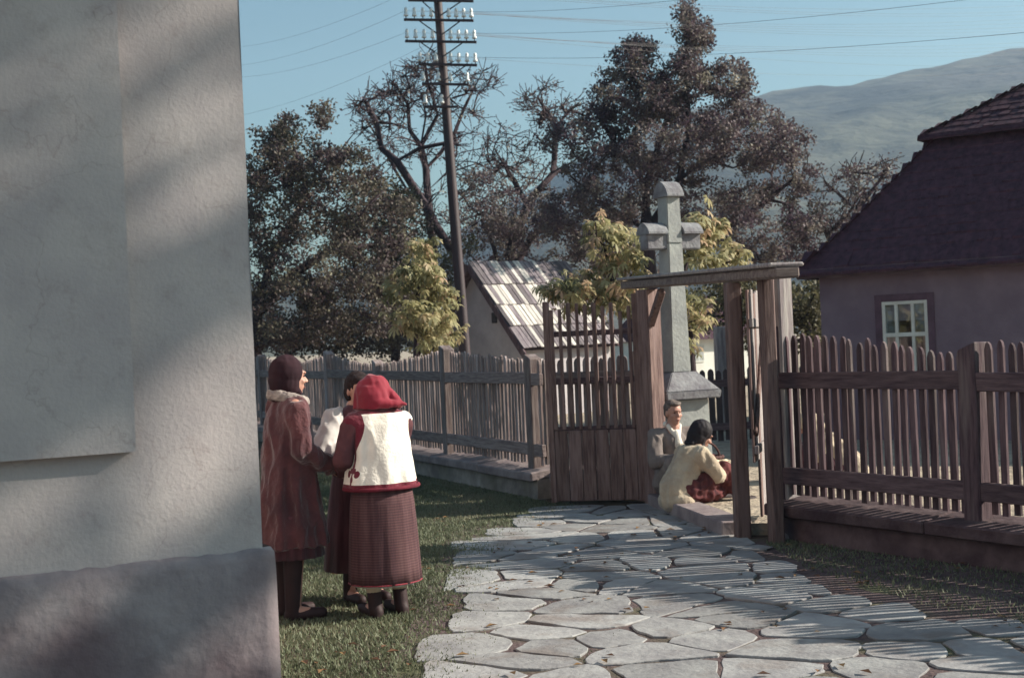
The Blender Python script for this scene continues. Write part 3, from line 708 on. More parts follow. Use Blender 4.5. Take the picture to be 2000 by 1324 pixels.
sl = math.atan2(DR, SW); sll = math.hypot(DR, SW)
bm = bmesh.new()
quad(bm, (.05, 0, RH-.05), (SL+.2, 0, RH-.05), (SL+.2, -SW, RH-DR-.05), (.05, -SW, RH-DR-.05)); quad(bm, (0, 0, RH-.02), (SL+.2, 0, RH-.02), (SL+.2, SW, RH-DR-.02), (0, SW, RH-DR-.02))
for s_ in (-1, 1): add_beam(bm, (.02, 0, RH-.03), (.02, s_*(SW+.12), RH-(SW+.12)/SW*DR-.03), .05, .14)
bm_obj('underlay', bm, M['wood'], sroof)
cl = sll/4
for r_i in range(4):
    s0 = r_i*cl-.05; s1 = (r_i+1)*cl+.06
    x = rnd.uniform(0, .05)
    pal = [(.10, .31, .40, .62)[0]]
    while x < SL+.15:
        w = rnd.uniform(.08, .14)
        bm = bmesh.new(); add_box(bm, (0, 0, 0), (w-.012, (s1-s0)*rnd.uniform(.95, 1.03), .024), 0, .003, .003)
        vis = x*0.8
        pale = rnd.random() < (.5 if x < SL*.55 else .22)
        if r_i == 0 and x < .55: pale = False
        o = bm_obj('roof_plank', bm, M['shedpale'] if pale else M['shedplank'], sroof)
        sm_ = (s0+s1)/2; off = .055+rnd.uniform(0, .012)
        c_, s_ = math.cos(sl), math.sin(sl)
        # slope direction (local): (0,-c,-s); normal: (0,-s,c)
        o.location = (x+w/2, -c_*sm_-s_*off*1.0, RH-s_*sm_+c_*off)
        o.rotation_euler = (sl-.045, 0, 0)
        x += w
wb = bmesh.new(); add_box(wb, (.2, -.62, RH-1.15), (.04, .14, .22)); bm_obj('vent', wb, M['iron'], shed)

# ------------------------------------------------------------------ stone cross
CX, CYY = 1.66, 14.55
cross = empty('stone_cross', (CX, CYY, CY), R(26)); tag(cross, 'tall stone wayside cross on a pedestal behind the gate', 'wayside cross')
def tbox(bm, z0, z1, w0, d0, w1, d1, cx=0, cy=0, bev=.012):
    vs_ = []
    for (z, w, d) in ((z0, w0, d0), (z1, w1, d1)):
        for (a, b) in ((-1, -1), (1, -1), (1, 1), (-1, 1)): vs_.append(bm.verts.new((cx+a*w/2, cy+b*d/2, z)))
    fs = [(3, 2, 1, 0), (4, 5, 6, 7)] + [(i, (i+1) % 4, 4+(i+1) % 4, 4+i) for i in range(4)]
    ff = [bm.faces.new([vs_[k] for k in f]) for f in fs]
    if bev: bmesh.ops.bevel(bm, geom=list({e for f in ff for e in f.edges}), offset=bev, segments=2, affect='EDGES')
def part(name, fn, mat, par, smooth=False):
    bm = bmesh.new(); fn(bm); return bm_obj(name, bm, mat, par, smooth)
part('base_slab', lambda b: tbox(b, 0, .16, .92, .92, .88, .88), M['crosscap'], cross)
part('pedestal', lambda b: tbox(b, .16, .92, .50, .50, .46, .46), M['crossstone'], cross)
def lid(b):
    tbox(b, .92, 1.0, .64, .64, .66, .66, bev=.01); tbox(b, 1.002, 1.19, .64, .64, .30, .32, bev=.008)
part('pedestal_lid', lid, M['crosscap'], cross)
part('shaft', lambda b: tbox(b, 1.185, 2.50, .225, .235, .172, .195), M['crossstone'], cross)
part('upper_shaft', lambda b: tbox(b, 2.50, 2.98, .172, .195, .155, .18, bev=.008), M['crossstone'], cross)
def arms(b):
    tbox(b, 2.44, 2.60, .64, .15, .64, .15, bev=.01)
part('arm', arms, M['crosscap'], cross)
def gable(b, cx, z, w, d, h, ax='y'):
    # small saddle roof: ridge along y
    pts = [(-d/2, z), (-d/2-.0, z+.02), (-d*.40, z+h*.50), (-d*.2, z+h*.86), (0, z+h), (d*.2, z+h*.86), (d*.40, z+h*.5), (d/2, z+.02), (d/2, z)]
    A_ = [b.verts.new((cx-w/2, x, zz)) for x, zz in pts]; B_ = [b.verts.new((cx+w/2, x, zz)) for x, zz in pts]
    n = len(pts)
    for i in range(n): b.faces.new((A_[i], B_[i], B_[(i+1) % n], A_[(i+1) % n]))
    b.faces.new(A_); b.faces.new(B_[::-1]); bmesh.ops.recalc_face_normals(b, faces=b.faces)
part('top_cap', lambda b: gable(b, 0, 2.975, .20, .28, .16), M['crosscap'], cross)
for s_ in (-1, 1): part('arm_cap', lambda b: gable(b, s_*.212, 2.595, .23, .25, .12), M['crosscap'], cross)

# ------------------------------------------------------------------ telegraph pole
pb = P(908, 690, 27.0); ptp = P(852, -40, 27.0); dd = (ptp-pb)/(ptp.z-pb.z)
def pole_at(z): return pb+dd*(z-pb.z)
pole = empty('telegraph_pole', pole_at(0)); tag(pole, 'tall dark wooden telegraph pole with rows of white insulators', 'telegraph pole')
inv = pole.location.copy()
PTOP = 10.3
bm = bmesh.new(); segs = 8
prev = None; 
for i in range(segs+1):
    z = -.3+(PTOP+.3)*i/segs; c = pole_at(z)-inv; r = .115-.045*i/segs
    ring = [bm.verts.new((c.x+r*math.cos(a*math.pi/6), c.y+r*math.sin(a*math.pi/6), c.z)) for a in range(12)]
    if prev:
        for a in range(12): bm.faces.new((prev[a], prev[(a+1) % 12], ring[(a+1) % 12], ring[a]))
    prev = ring
bm.faces.new(prev); bm_obj('pole', bm, M['polewood'], pole, True)
bm = bmesh.new(); add_cyl(bm, (0, 0, 0), (0, 0, .07), .009, .009, 8); bm_obj('tmp', bm, M['iron'])
pinme = bpy.data.objects['tmp'].data; bpy.data.objects.remove(bpy.data.objects['tmp'])
bm = bmesh.new(); add_loft(bm, [(0, 0, .03, .034, .034), (0, 0, .055, .036, .036), (0, 0, .06, .026, .026), (0, 0, .10, .028, .028), (0, 0, .108, .019, .019), (0, 0, .118, .026, .026), (0, 0, .15, .022, .022), (0, 0, .165, .008, .008)], 12)
bm_obj('tmp', bm, M['porcelain'], None, True); insme = bpy.data.objects['tmp'].data; bpy.data.objects.remove(bpy.data.objects['tmp'])
INS = []
arm_rows = [(0, 797, 925, 4, 4), (38, 789, 925, 4, 4), (80, 791, 931, 4, 4), (125, 817, 932, 3, 4), (163, 824, 916, 2, 2), (208, 829, 860, 2, 0)]
for (py, x0, x1, nl, nr) in arm_rows:
    a = P(x0, py+1, 26.86); b = P(x1, py+3, 26.86)
    if nr == 0: b = P(895, py+1, 26.86)
    arm = empty('cross_arm', a-inv); arm.parent = pole
    bm = bmesh.new(); add_beam(bm, (0, 0, 0), b-a, .05, .045, .004); bm_obj('bar', bm, M['polewood'], arm)
    pc = (pole_at((a.z+b.z)/2)-a); pc.y = -.0
    low = pole_at(a.z-.32)-a
    for (q, ok) in ((.33, nl), (.72 if nr else .6, nr)):
        if not ok: continue
        bm = bmesh.new(); add_beam(bm, (b-a)*(.2 if q < .5 else .82), Vector((low.x, -.02, -.34)), .012, .022, 0); bm_obj('strut', bm, M['iron'], arm)
    poleu = (pc.x)/((b-a).x)
    ul = [.03+ (poleu-.14)*k/(max(nl-1, 1)) for k in range(nl)]; ur = [.97-(1-poleu-.17)*k/(max(nr-1, 1)) for k in range(nr)]
    for u_ in ul+ur:
        q = (b-a)*u_
        for (nm, me_, dz) in (('pin', pinme, 0.0), ('insulator', insme, .03)):
            o = bpy.data.objects.new(nm, me_); link(o); o.parent = arm; o.location = q+Vector((0, 0, dz))
            if nm == 'insulator': o.scale = (1.25, 1.25, 1.25); INS.append(a+q+Vector((0, 0, .17)))
# wires
def wire(a, b, sag, r=.0028, lab=''):
    a = Vector(a); b = Vector(b); V = []; Fc = []; K = 14
    for i in range(K+1):
        t = i/K; c = a.lerp(b, t)-a; c.z -= sag*4*t*(1-t)
        for (dx, dz) in ((0, r), (r*.87, -r/2), (-r*.87, -r/2)): V.append((c.x*1.0, c.y+dx, c.z+dz))
    for i in range(K):
        for j in range(3): Fc.append((i*3+j, i*3+(j+1) % 3, (i+1)*3+(j+1) % 3, (i+1)*3+j))
    o = mesh_obj('telegraph_wire', V, Fc, M['iron']); o.location = a
    tag(o, lab, 'wire', 'telegraph wires'); return o
for k, (ii, py) in enumerate([(5, 8), (7, 27), (10, 42), (14, 58), (17, 80), (20, 104), (4, 20), (8, 34), (12, 50), (15, 66), (19, 88), (22, 96), (23, 128), (26, 140)]):
    if ii < len(INS): wire(INS[ii], P(2060, py, 46), .25, lab='thin wire running right from the telegraph pole over the trees and house')
for k, (ii, tgt) in enumerate([(0, (470, 95)), (8, (470, 130)), (16, (470, 150)), (23, (470, 235))]):
    wire(INS[ii], P(tgt[0]-60, tgt[1], 48), .3, lab='thin wire running left from the telegraph pole towards the plastered building')
for k, (ii, tgt) in enumerate([(6, (1500, -60)), (14, (1750, -60)), (21, (2050, -20)), (25, (2050, 60))]):
    wire(INS[ii], P(tgt[0], tgt[1], 15), .15, lab='thin wire rising steeply right from the telegraph pole out of the picture')

# ------------------------------------------------------------------ trees
def tree(name, label, z, trunks, blobs, spread, leaf=None, per=100, lsize=.075, cr=.42, r_trunk=.14, tip=.007, group=None, cat='tree', seed=1, step=.4,
         kind='oval', base=None, twig=0, droop=0.0, minz=.3, stem_h=0.0, wig=.16, tone=(0.5, .25), more=1.0):
    g = np.random.default_rng(seed); rr = random.Random(seed)
    nodes = []; par = []
    trunk_ids = []
    for pl in trunks:
        pts = [P(px, py, z+dz) for (px, py, dz) in [(q+(0,))[:3] for q in pl]]
        # attach to nearest existing node unless first
        if not nodes:
            bx = P(base[0], 700, z) if base else pts[0]
            nodes.append(Vector((bx.x, bx.y, stem_h))); par.append(-1)
            pidx = 0
        else: pidx = min(range(len(nodes)), key=lambda i: (nodes[i]-pts[0]).length)
        for p in pts:
            a = nodes[pidx]; n_ = max(1, int((p-a).length/step))
            for k in range(1, n_+1):
                q = a.lerp(p, k/n_)
                if k < n_: q = q+Vector((rr.uniform(-1, 1), rr.uniform(-1, 1), rr.uniform(-.5, .5)))*step*.08
                nodes.append(q); par.append(pidx); pidx = len(nodes)-1
    n_tr = len(nodes)
    targets = []
    for (cx, cy, rx, ry, cnt) in blobs:
        cnt = int(cnt*more)
        for _ in range(cnt):
            while True:
                a = g.uniform(-1, 1, 3)
                if (a**2).sum() < 1: break
            a = a/max(1e-6, np.linalg.norm(a))*np.linalg.norm(a)**.6
            p = P(cx+a[0]*rx, cy+a[1]*ry, z+a[2]*spread*min(1.0, (rx/ (F/z))/spread*1.6+.15))
            if p.z > minz: targets.append(p)
    root = nodes[n_tr-1] if n_tr else nodes[0]
    arr = np.array([tuple(n) for n in nodes])
    dist0 = [np.min(np.linalg.norm(arr-np.array(tuple(t)), axis=1)) for t in targets]
    order = sorted(range(len(targets)), key=lambda i: dist0[i])
    buf = np.zeros((len(nodes)+len(targets)*14+200, 3)); buf[:len(nodes)] = arr; cnt = len(nodes)
    ends = []
    for ti in order:
        t = targets[ti]; tv = np.array(tuple(t)); d_ = np.linalg.norm(buf[:cnt]-tv, axis=1) + np.maximum(0, buf[:cnt, 2]-tv[2])*.6
        pidx = int(np.argmin(d_)); a = nodes[pidx]; D_ = (t-a).length
        n_ = min(10, max(1, int(math.ceil(D_/step))))
        for k in range(1, n_+1):
            f = k/n_; q = a.lerp(t, f); q.z += math.sin(f*math.pi)*D_*.07
            if k < n_: q += Vector((rr.gauss(0, 1), rr.gauss(0, 1), rr.gauss(0, 1)))*min(D_, step)*wig
            if cnt >= len(buf): break
            nodes.append(q); par.append(pidx); buf[cnt] = tuple(q); cnt += 1; pidx = cnt-1
        ends.append(pidx)
    if twig:
        for e in list(ends):
            for _ in range(twig):
                a = nodes[e]; pp = nodes[par[e]]; dr = (a-pp).normalized()+Vector((rr.gauss(0, .7), rr.gauss(0, .7), rr.gauss(.15, .6)))
                pidx = e; cur = a
                for k in range(3):
                    cur = cur+dr.normalized()*rr.uniform(.10, .2); dr += Vector((rr.gauss(0, .4), rr.gauss(0, .4), rr.gauss(.1, .4)))
                    nodes.append(cur); par.append(pidx); pidx = len(nodes)-1
    n = len(nodes); acc = np.zeros(n); e_ = 1.75
    kids = np.zeros(n, int)
    for i in range(1, n): kids[par[i]] += 1
    for i in range(n-1, -1, -1):
        if kids[i] == 0: acc[i] = tip**e_
        if par[i] >= 0: acc[par[i]] += acc[i]
    rad = acc**(1/e_); 
    if rad[0] > 0: rad = tip + (rad-tip)*((r_trunk-tip)/max(1e-6, rad[0]-tip))
    V = []; Fc = []; S = 5
    for i in range(n):
        d = (nodes[i]-nodes[par[i]]) if par[i] >= 0 else Vector((0, 0, 1))
        if d.length < 1e-6: d = Vector((0, 0, 1))
        d.normalize(); ref = Vector((.3, .9, .1)).normalized()
        u = d.cross(ref); u = u.normalized() if u.length > .05 else Vector((1, 0, 0)); w = d.cross(u)
        for k in range(S):
            a = 2*math.pi*k/S; V.append(nodes[i]+(u*math.cos(a)+w*math.sin(a))*rad[i])
    for i in range(n):
        p = par[i]
        if p < 0: continue
        for k in range(S):
            j = (k+1) % S; Fc.append((p*S+k, p*S+j, i*S+j, i*S+k))
    o0 = nodes[0].copy()
    t_e = empty(name, o0); tag(t_e, label, cat, group)
    mesh_obj('trunk', [v-o0 for v in V], Fc, M['bark'], t_e, True)
    if leaf and per:
        C = np.array([tuple(nodes[e]) for e in ends]); ne = len(C)
        idx = np.repeat(np.arange(ne), per)
        off = g.normal(size=(len(idx), 3)); off /= np.linalg.norm(off, axis=1)[:, None]+1e-9
        off *= (cr*g.uniform(0, 1, len(idx))**.55*g.uniform(.7, 1.3, ne)[idx])[:, None]; off[:, 2] *= .75
        c = C[idx]+off; m_ = len(c)
        keep = c[:, 2] > minz*.5; c = c[keep]; idx = idx[keep]; m_ = len(c)
        clump = g.normal(tone[0], tone[1]*.7, ne)
        tn = np.clip(clump[idx]+g.normal(0, tone[1]*.6, m_), 0, 1)
        s = lsize*g.uniform(.6, 1.35, m_)
        if kind == 'oval':
            a = g.normal(size=(m_, 3)); a[:, 2] -= droop; a /= np.linalg.norm(a, axis=1)[:, None]
            b = g.normal(size=(m_, 3)); b -= (a*b).sum(1)[:, None]*a; b /= np.linalg.norm(b, axis=1)[:, None]
            v = np.empty((m_, 4, 3)); v[:, 0] = c; v[:, 1] = c+a*(s*.55)[:, None]+b*(s*.32)[:, None]; v[:, 2] = c+a*s[:, None]; v[:, 3] = c+a*(s*.55)[:, None]-b*(s*.32)[:, None]
            VV = v.reshape(-1, 3); FF = np.arange(m_*4).reshape(-1, 4); tones = tn
        else:   # palmate leaves: a fan of drooping leaflets
            nl = 6; VVl = []; tl = []
            hd = g.uniform(0, 2*np.pi, m_)
            nrm = np.stack([g.normal(0, .5, m_), g.normal(0, .5, m_), np.full(m_, .8)], 1); nrm /= np.linalg.norm(nrm, axis=1)[:, None]
            e1 = np.stack([np.cos(hd), np.sin(hd), np.zeros(m_)], 1); e1 -= (e1*nrm).sum(1)[:, None]*nrm; e1 /= np.linalg.norm(e1, axis=1)[:, None]; e2 = np.cross(nrm, e1)
            for k in range(nl):
                an = (k-(nl-1)/2)*.78; ll_ = s*(1-.09*abs(k-(nl-1)/2))
                d = e1*math.cos(an)+e2*math.sin(an); sd_ = -e1*math.sin(an)+e2*math.cos(an)
                dn = np.array([0, 0, -1.0])
                v = np.empty((m_, 6, 3)); w_ = (ll_*.17)[:, None]; l2 = ll_[:, None]
                mid1 = c+d*l2*.35; mid2 = c+d*l2*.68+dn*l2*.16; tipp = c+d*l2*.88+dn*l2*.48
                v[:, 0] = c; v[:, 1] = mid1+sd_*w_*.6; v[:, 2] = mid2+sd_*w_; v[:, 3] = tipp; v[:, 4] = mid2-sd_*w_; v[:, 5] = mid1-sd_*w_*.6
                VVl.append(v); tl.append(np.clip(tn+g.normal(0, .07, m_), 0, 1))
            v = np.concatenate(VVl); VV = v.reshape(-1, 3)
            q = np.arange(len(v))[:, None]*6
            FF = np.concatenate([q+np.array([[0, 1, 5, 5]]), q+np.array([[1, 2, 4, 5]]), q+np.array([[2, 3, 4, 4]])])
            t0 = np.concatenate(tl); tones = np.concatenate([t0, t0, t0])
        VV = VV-np.array(tuple(o0))
        me = bpy.data.meshes.new('crown'); 
        if kind == 'oval':
            me.vertices.add(len(VV)); me.vertices.foreach_set('co', VV.ravel().astype(np.float32))
            me.loops.add(FF.size); me.loops.foreach_set('vertex_index', FF.ravel().astype(np.int32))
            me.polygons.add(len(FF)); me.polygons.foreach_set('loop_start', np.arange(0, FF.size, 4).astype(np.int32)); me.polygons.foreach_set('loop_total', np.full(len(FF), 4, np.int32))
        else:
            fl = []; 
            nq = len(FF)//3
            f3a = FF[:nq, :3]; f4 = FF[nq:2*nq]; f3b = FF[2*nq:, :3]
            me.vertices.add(len(VV)); me.vertices.foreach_set('co', VV.ravel().astype(np.float32))
            li = np.concatenate([f3a.ravel(), f4.ravel(), f3b.ravel()]).astype(np.int32)
            tot = np.concatenate([np.full(nq, 3), np.full(nq, 4), np.full(nq, 3)]).astype(np.int32)
            me.loops.add(len(li)); me.loops.foreach_set('vertex_index', li)
            me.polygons.add(3*nq); me.polygons.foreach_set('loop_start', np.concatenate([[0], np.cumsum(tot)[:-1]]).astype(np.int32)); me.polygons.foreach_set('loop_total', tot)
        me.update(calc_edges=True)
        at = me.attributes.new('tone', 'FLOAT', 'FACE'); at.data.foreach_set('value', tones.astype(np.float32))
        me.materials.append(leaf)
        o = bpy.data.objects.new('crown', me); link(o); o.parent = t_e
    return t_e

GT = 'trees beyond the fence'
tree('leafy_tree', 'large dark leafy tree beside the plastered wall, with slanting limbs', 28,
     [[(498, 600), (530, 505), (575, 425), (598, 380), (590, 330), (570, 280)], [(505, 620), (560, 545), (640, 492), (740, 478)], [(530, 505), (490, 450)], [(598, 380), (660, 300), (700, 250)], [(640, 492), (720, 400), (760, 360)]],
     [(595, 300, 80, 50, 26), (560, 250, 24, 30, 8), (630, 225, 16, 24, 6), (545, 400, 70, 90, 42), (660, 370, 85, 85, 46), (735, 440, 75, 90, 40), (515, 320, 40, 70, 16), (640, 520, 140, 80, 60), (560, 610, 100, 70, 40), (690, 600, 100, 70, 44), (780, 560, 60, 60, 16), (480, 520, 60, 150, 24)],
     2.6, M['leafA'], 80, .070, .27, .15, group=GT, seed=2, base=(485, 0), tone=(.45, .26), more=1.55)
tree('leafy_tree', 'olive leafy tree right of the dark one, between it and the pole', 33,
     [[(770, 640), (765, 560), (740, 470), (730, 400)]], [(740, 400, 70, 60, 34), (780, 450, 60, 60, 26), (720, 480, 80, 50, 24), (800, 520, 60, 50, 18), (880, 500, 60, 60, 16)], 2, M['leafO'], 80, .070, .30, .12, group=GT, seed=12, tone=(.3, .25), more=1.4)
tree('bare_tree', 'tall nearly bare tree against the sky just left of the telegraph pole', 38,
     [[(846, 480), (836, 400), (832, 330), (822, 285), (800, 255), (797, 205), (775, 170)], [(832, 330), (860, 300), (888, 260), (905, 215), (930, 165)], [(822, 285), (832, 225), (822, 180)], [(830, 270), (855, 225), (835, 160), (830, 120)],
      [(838, 370), (870, 340), (930, 320)], [(800, 255), (760, 240), (720, 235)], [(836, 400), (800, 380), (770, 330), (735, 265), (715, 235)]],
     [(805, 165, 45, 40, 34), (835, 130, 30, 22, 16), (770, 200, 50, 40, 26), (720, 230, 40, 30, 14), (930, 165, 40, 30, 20), (850, 210, 40, 40, 18), (905, 250, 50, 40, 16), (770, 300, 60, 50, 16), (850, 420, 60, 50, 12), (920, 320, 50, 40, 10)],
     2.0, M['leafB'], 13, .07, .3, .12, .009, group='bare trees', seed=3, base=(850, 0), twig=4, step=.45, wig=.12)
tree('bare_tree', 'dead leaning tree with a slanting trunk left of the tall bare tree', 35,
     [[(900, 520), (850, 440), (810, 370), (775, 315), (745, 290)], [(775, 315), (820, 290), (870, 280)], [(745, 290), (735, 240), (715, 200)]],
     [(720, 200, 30, 30, 12), (760, 260, 50, 40, 12), (850, 290, 50, 30, 10), (820, 400, 60, 50, 10)], 1.6, M['leafB'], 16, .07, .3, .12, .009, group='bare trees', seed=4, twig=3, base=(930, 0), wig=.12)
tree('leafy_tree', 'huge purplish leafy tree with a tall topmost spray behind the cross', 33,
     [[(1268, 560), (1265, 450), (1262, 360), (1290, 270), (1310, 200)], [(1265, 450), (1330, 350), (1345, 230), (1340, 130), (1345, 60)], [(1262, 360), (1200, 280), (1170, 230)], [(1330, 350), (1420, 280), (1440, 200)], [(1268, 560), (1400, 470), (1500, 390), (1550, 350)], [(1265, 450), (1180, 400), (1120, 350)]],
     [(1338, 40, 13, 32, 12), (1365, 60, 18, 30, 10), (1345, 110, 22, 38, 18), (1378, 82, 10, 14, 4), (1240, 120, 42, 40, 24), (1255, 90, 18, 16, 6), (1340, 165, 60, 45, 40), (1430, 160, 36, 42, 24), (1195, 185, 50, 50, 28), (1280, 200, 60, 45, 36),
      (1310, 275, 120, 70, 90), (1450, 265, 100, 70, 60), (1530, 300, 60, 70, 28), (1570, 400, 40, 80, 26), (1490, 430, 90, 80, 50), (1380, 410, 90, 60, 40), (1140, 280, 80, 60, 36), (1220, 370, 110, 70, 56), (1130, 420, 90, 60, 40), (1540, 500, 60, 40, 18)],
     3.0, M['leafB'], 80, .076, .27, .22, group=GT, seed=5, base=(1270, 0), tone=(.45, .28), more=1.5)
tree('leafy_tree', 'low spreading tree behind the shed roof', 36,
     [[(985, 560), (960, 470), (940, 430)], [(985, 560), (1040, 460), (1110, 420)], [(985, 560), (1000, 450), (1010, 390)]],
     [(930, 440, 60, 45, 24), (1010, 410, 70, 60, 34), (1080, 480, 80, 50, 32), (940, 370, 50, 40, 14), (1150, 520, 70, 50, 26), (1200, 470, 70, 60, 26), (1230, 530, 70, 50, 20), (960, 480, 60, 50, 20), (900, 540, 50, 50, 14)], 2.2, M['leafB'], 62, .072, .30, .15, group=GT, seed=6, tone=(.5, .28), more=1.6)
tree('bare_tree', 'sparse bare tree between the pole and the huge leafy tree', 40,
     [[(1000, 480), (1030, 400), (1080, 340), (1150, 295)], [(1030, 400), (990, 330), (965, 290)], [(1080, 340), (1085, 250), (1050, 190)], [(1085, 250), (1130, 200)]],
     [(1060, 200, 45, 40, 26), (1100, 250, 60, 50, 26), (980, 290, 50, 60, 22), (1030, 330, 60, 60, 22), (950, 350, 50, 50, 14), (1140, 200, 40, 30, 14)], 2.4, M['leafB'], 18, .075, .32, .13, .009, group='bare trees', seed=7, twig=4, wig=.12)
tree('sparse_tree', 'thin-leaved tree between the huge tree and the house roof', 34,
     [[(1600, 640), (1640, 500), (1665, 430), (1690, 370)], [(1640, 500), (1600, 430)], [(1665, 430), (1720, 350)]],
     [(1680, 360, 60, 36, 26), (1620, 400, 50, 60, 24), (1660, 450, 60, 40, 16), (1600, 500, 40, 60, 14), (1735, 335, 22, 20, 6)], 2, M['leafB'], 30, .08, .36, .11, .009, group=GT, seed=8, twig=2)
tree('leafy_tree', 'dark tree filling the gap between the gate post and the house', 26,
     [[(1600, 700), (1560, 610), (1520, 560)], [(1560, 610), (1610, 560)]], [(1570, 580, 50, 50, 30), (1500, 640, 60, 50, 24), (1600, 640, 40, 40, 14), (1400, 600, 60, 50, 22), (1430, 560, 50, 40, 16)], 1.4, M['leafO'], 80, .08, .34, .12, group=GT, seed=9, tone=(.35, .25))
tree('chestnut_sapling', 'yellowing broad-leaved sapling left of the telegraph pole', 22.5,
     [[(812, 700), (815, 600), (822, 500)], [(815, 640), (780, 590)], [(815, 600), (860, 560)]],
     [(825, 490, 24, 22, 9), (820, 540, 45, 35, 18), (850, 600, 42, 45, 22), (800, 600, 45, 50, 22), (845, 655, 45, 30, 16), (775, 560, 18, 26, 5)], .8, M['leafY'], 7, .145, .22, .05, .008, group='yellowing saplings', seed=10, kind='palm', tone=(.5, .3))
tree('chestnut_sapling', 'yellowing broad-leaved tree around the stone cross', 17.0,
     [[(1352, 735), (1345, 640), (1330, 560), (1350, 480), (1380, 430)], [(1345, 640), (1270, 600), (1200, 560), (1180, 480)], [(1270, 600), (1150, 580), (1100, 560)], [(1330, 560), (1400, 520), (1430, 510)], [(1345, 660), (1385, 610)]],
     [(1190, 460, 34, 26, 10), (1175, 440, 20, 16, 4), (1215, 510, 50, 34, 15), (1150, 560, 60, 28, 14), (1110, 575, 36, 24, 8), (1190, 590, 60, 30, 14), (1100, 560, 24, 14, 4),
      (1375, 440, 38, 28, 12), (1375, 490, 48, 32, 16), (1425, 505, 30, 20, 7), (1350, 600, 38, 50, 14), (1340, 650, 26, 40, 7), (1220, 560, 50, 34, 10)],
     .8, M['leafY'], 7, .125, .19, .06, .008, group='yellowing saplings', seed=11, kind='palm', tone=(.5, .3))
# shrubs low beyond the left fence
tree('shrub', 'low dark shrubbery showing over the fence beside the plastered wall', 31, [[(560, 700), (560, 650)]], [(540, 655, 70, 50, 40), (640, 655, 80, 50, 44), (720, 650, 70, 50, 36), (800, 660, 60, 40, 22), (870, 660, 40, 40, 12)], 1.2, M['leafA'], 90, .075, .34, .05, seed=13, cat='shrub')
# a tree standing outside the picture on the right; its shade dapples the plastered wall
def W2P(X, Y, H):      # the pixel column and row of a place, so off-frame trees can use the same builder
    h = H-EYE
    return 1000+F/Y*(X*CR-h*SR), 662-F/Y*(X*SR+h*CR)
sp = lambda X, H: W2P(X, 6.9, H)
tree('shade_tree', 'tall tree standing right of the view, its branches shading the plastered wall', 6.9, [[sp(17, 3), sp(16.6, 7), sp(16.5, 10)], [sp(16.6, 7), sp(14.5, 9.5)], [sp(16.6, 7), sp(18.8, 10)]],
     [(*sp(x, h0+(x-16)*.535), .5*F/6.9, ry_*F/6.9, c) for h0, ry_, c in ((9.1, .30, 9), (8.6, .3, 7), (9.9, .12, 2), (10.6, .08, 1), (11.25, .16, 7), (11.9, .08, 2), (12.6, .12, 6), (13.25, .18, 4)) for x in (14.6, 15.5, 16.4, 17.3, 18.2)], 1.0, M['leafO'], 110, .12, .20, .13, .010, seed=24, step=.6)


# ------------------------------------------------------------------ small yard things
# dark low fence and pale cottage far behind the cross
fence('low dark picket fence at the back of the yard behind the cross', (2.15, 19.9, CY), (4.25, 20.1, CY), [.02, 2.0], .11, .08, lambda x: 1.06, kerb=False, rails=((.80, .90), (.2, .3)), bottom=.05, wood=M['polewood'], seedn=9, post_w=.1)
cot = empty('cottage', (6.75, 47, 0), R(28)); tag(cot, 'sunlit white cottage glimpsed far behind the gate', 'cottage')
bm = bmesh.new(); add_box(bm, (0, 2, .72), (3.0, 4, 1.45)); bm_obj('wall', bm, M['farwhite'], cot)
bm = bmesh.new(); v = [bm.verts.new(p) for p in ((-1.7, -.3, 1.42), (1.7, -.3, 1.42), (1.7, 4.3, 1.42), (-1.7, 4.3, 1.42), (-1.3, 2, 2.9), (1.3, 2, 2.9))]
for f_ in ((0, 1, 5, 4), (1, 2, 5), (2, 3, 4, 5), (3, 0, 4), (3, 2, 1, 0)): bm.faces.new([v[i] for i in f_])
bm_obj('roof', bm, M['shingle'], cot)
for xw in (-.75, .5):
    bm = bmesh.new(); add_box(bm, (xw, -.012, .95), (.42, .03, .55)); w_ = bm_obj('window', bm, M['whitepaint'], cot)
    for a_ in (-.1, .1):
        bm = bmesh.new(); add_box(bm, (xw+a_, -.03, .95), (.15, .012, .44)); bm_obj('pane', bm, M['glass'], w_)
tag(post_box('post', 3.28, 22.5, .16, .16, 1.75, .2, M['greypost'], None), 'pale upright post behind the low dark fence', 'post')
# stones and tussock by the path
bm = bmesh.new(); add_ell(bm, (0, 0, .02), (.12, .09, .05), seg=10, rings=6)
for v in bm.verts: v.co += Vector((mnoise.noise(v.co*14), mnoise.noise(v.co*14+Vector((3, 3, 3))), 0))*.012
so_ = bm_obj('stone', bm, M['kerb'], None, True); so_.location = G(1538, 1052); tag(so_, 'small round stone lying in the shade below the right fence', 'stone')

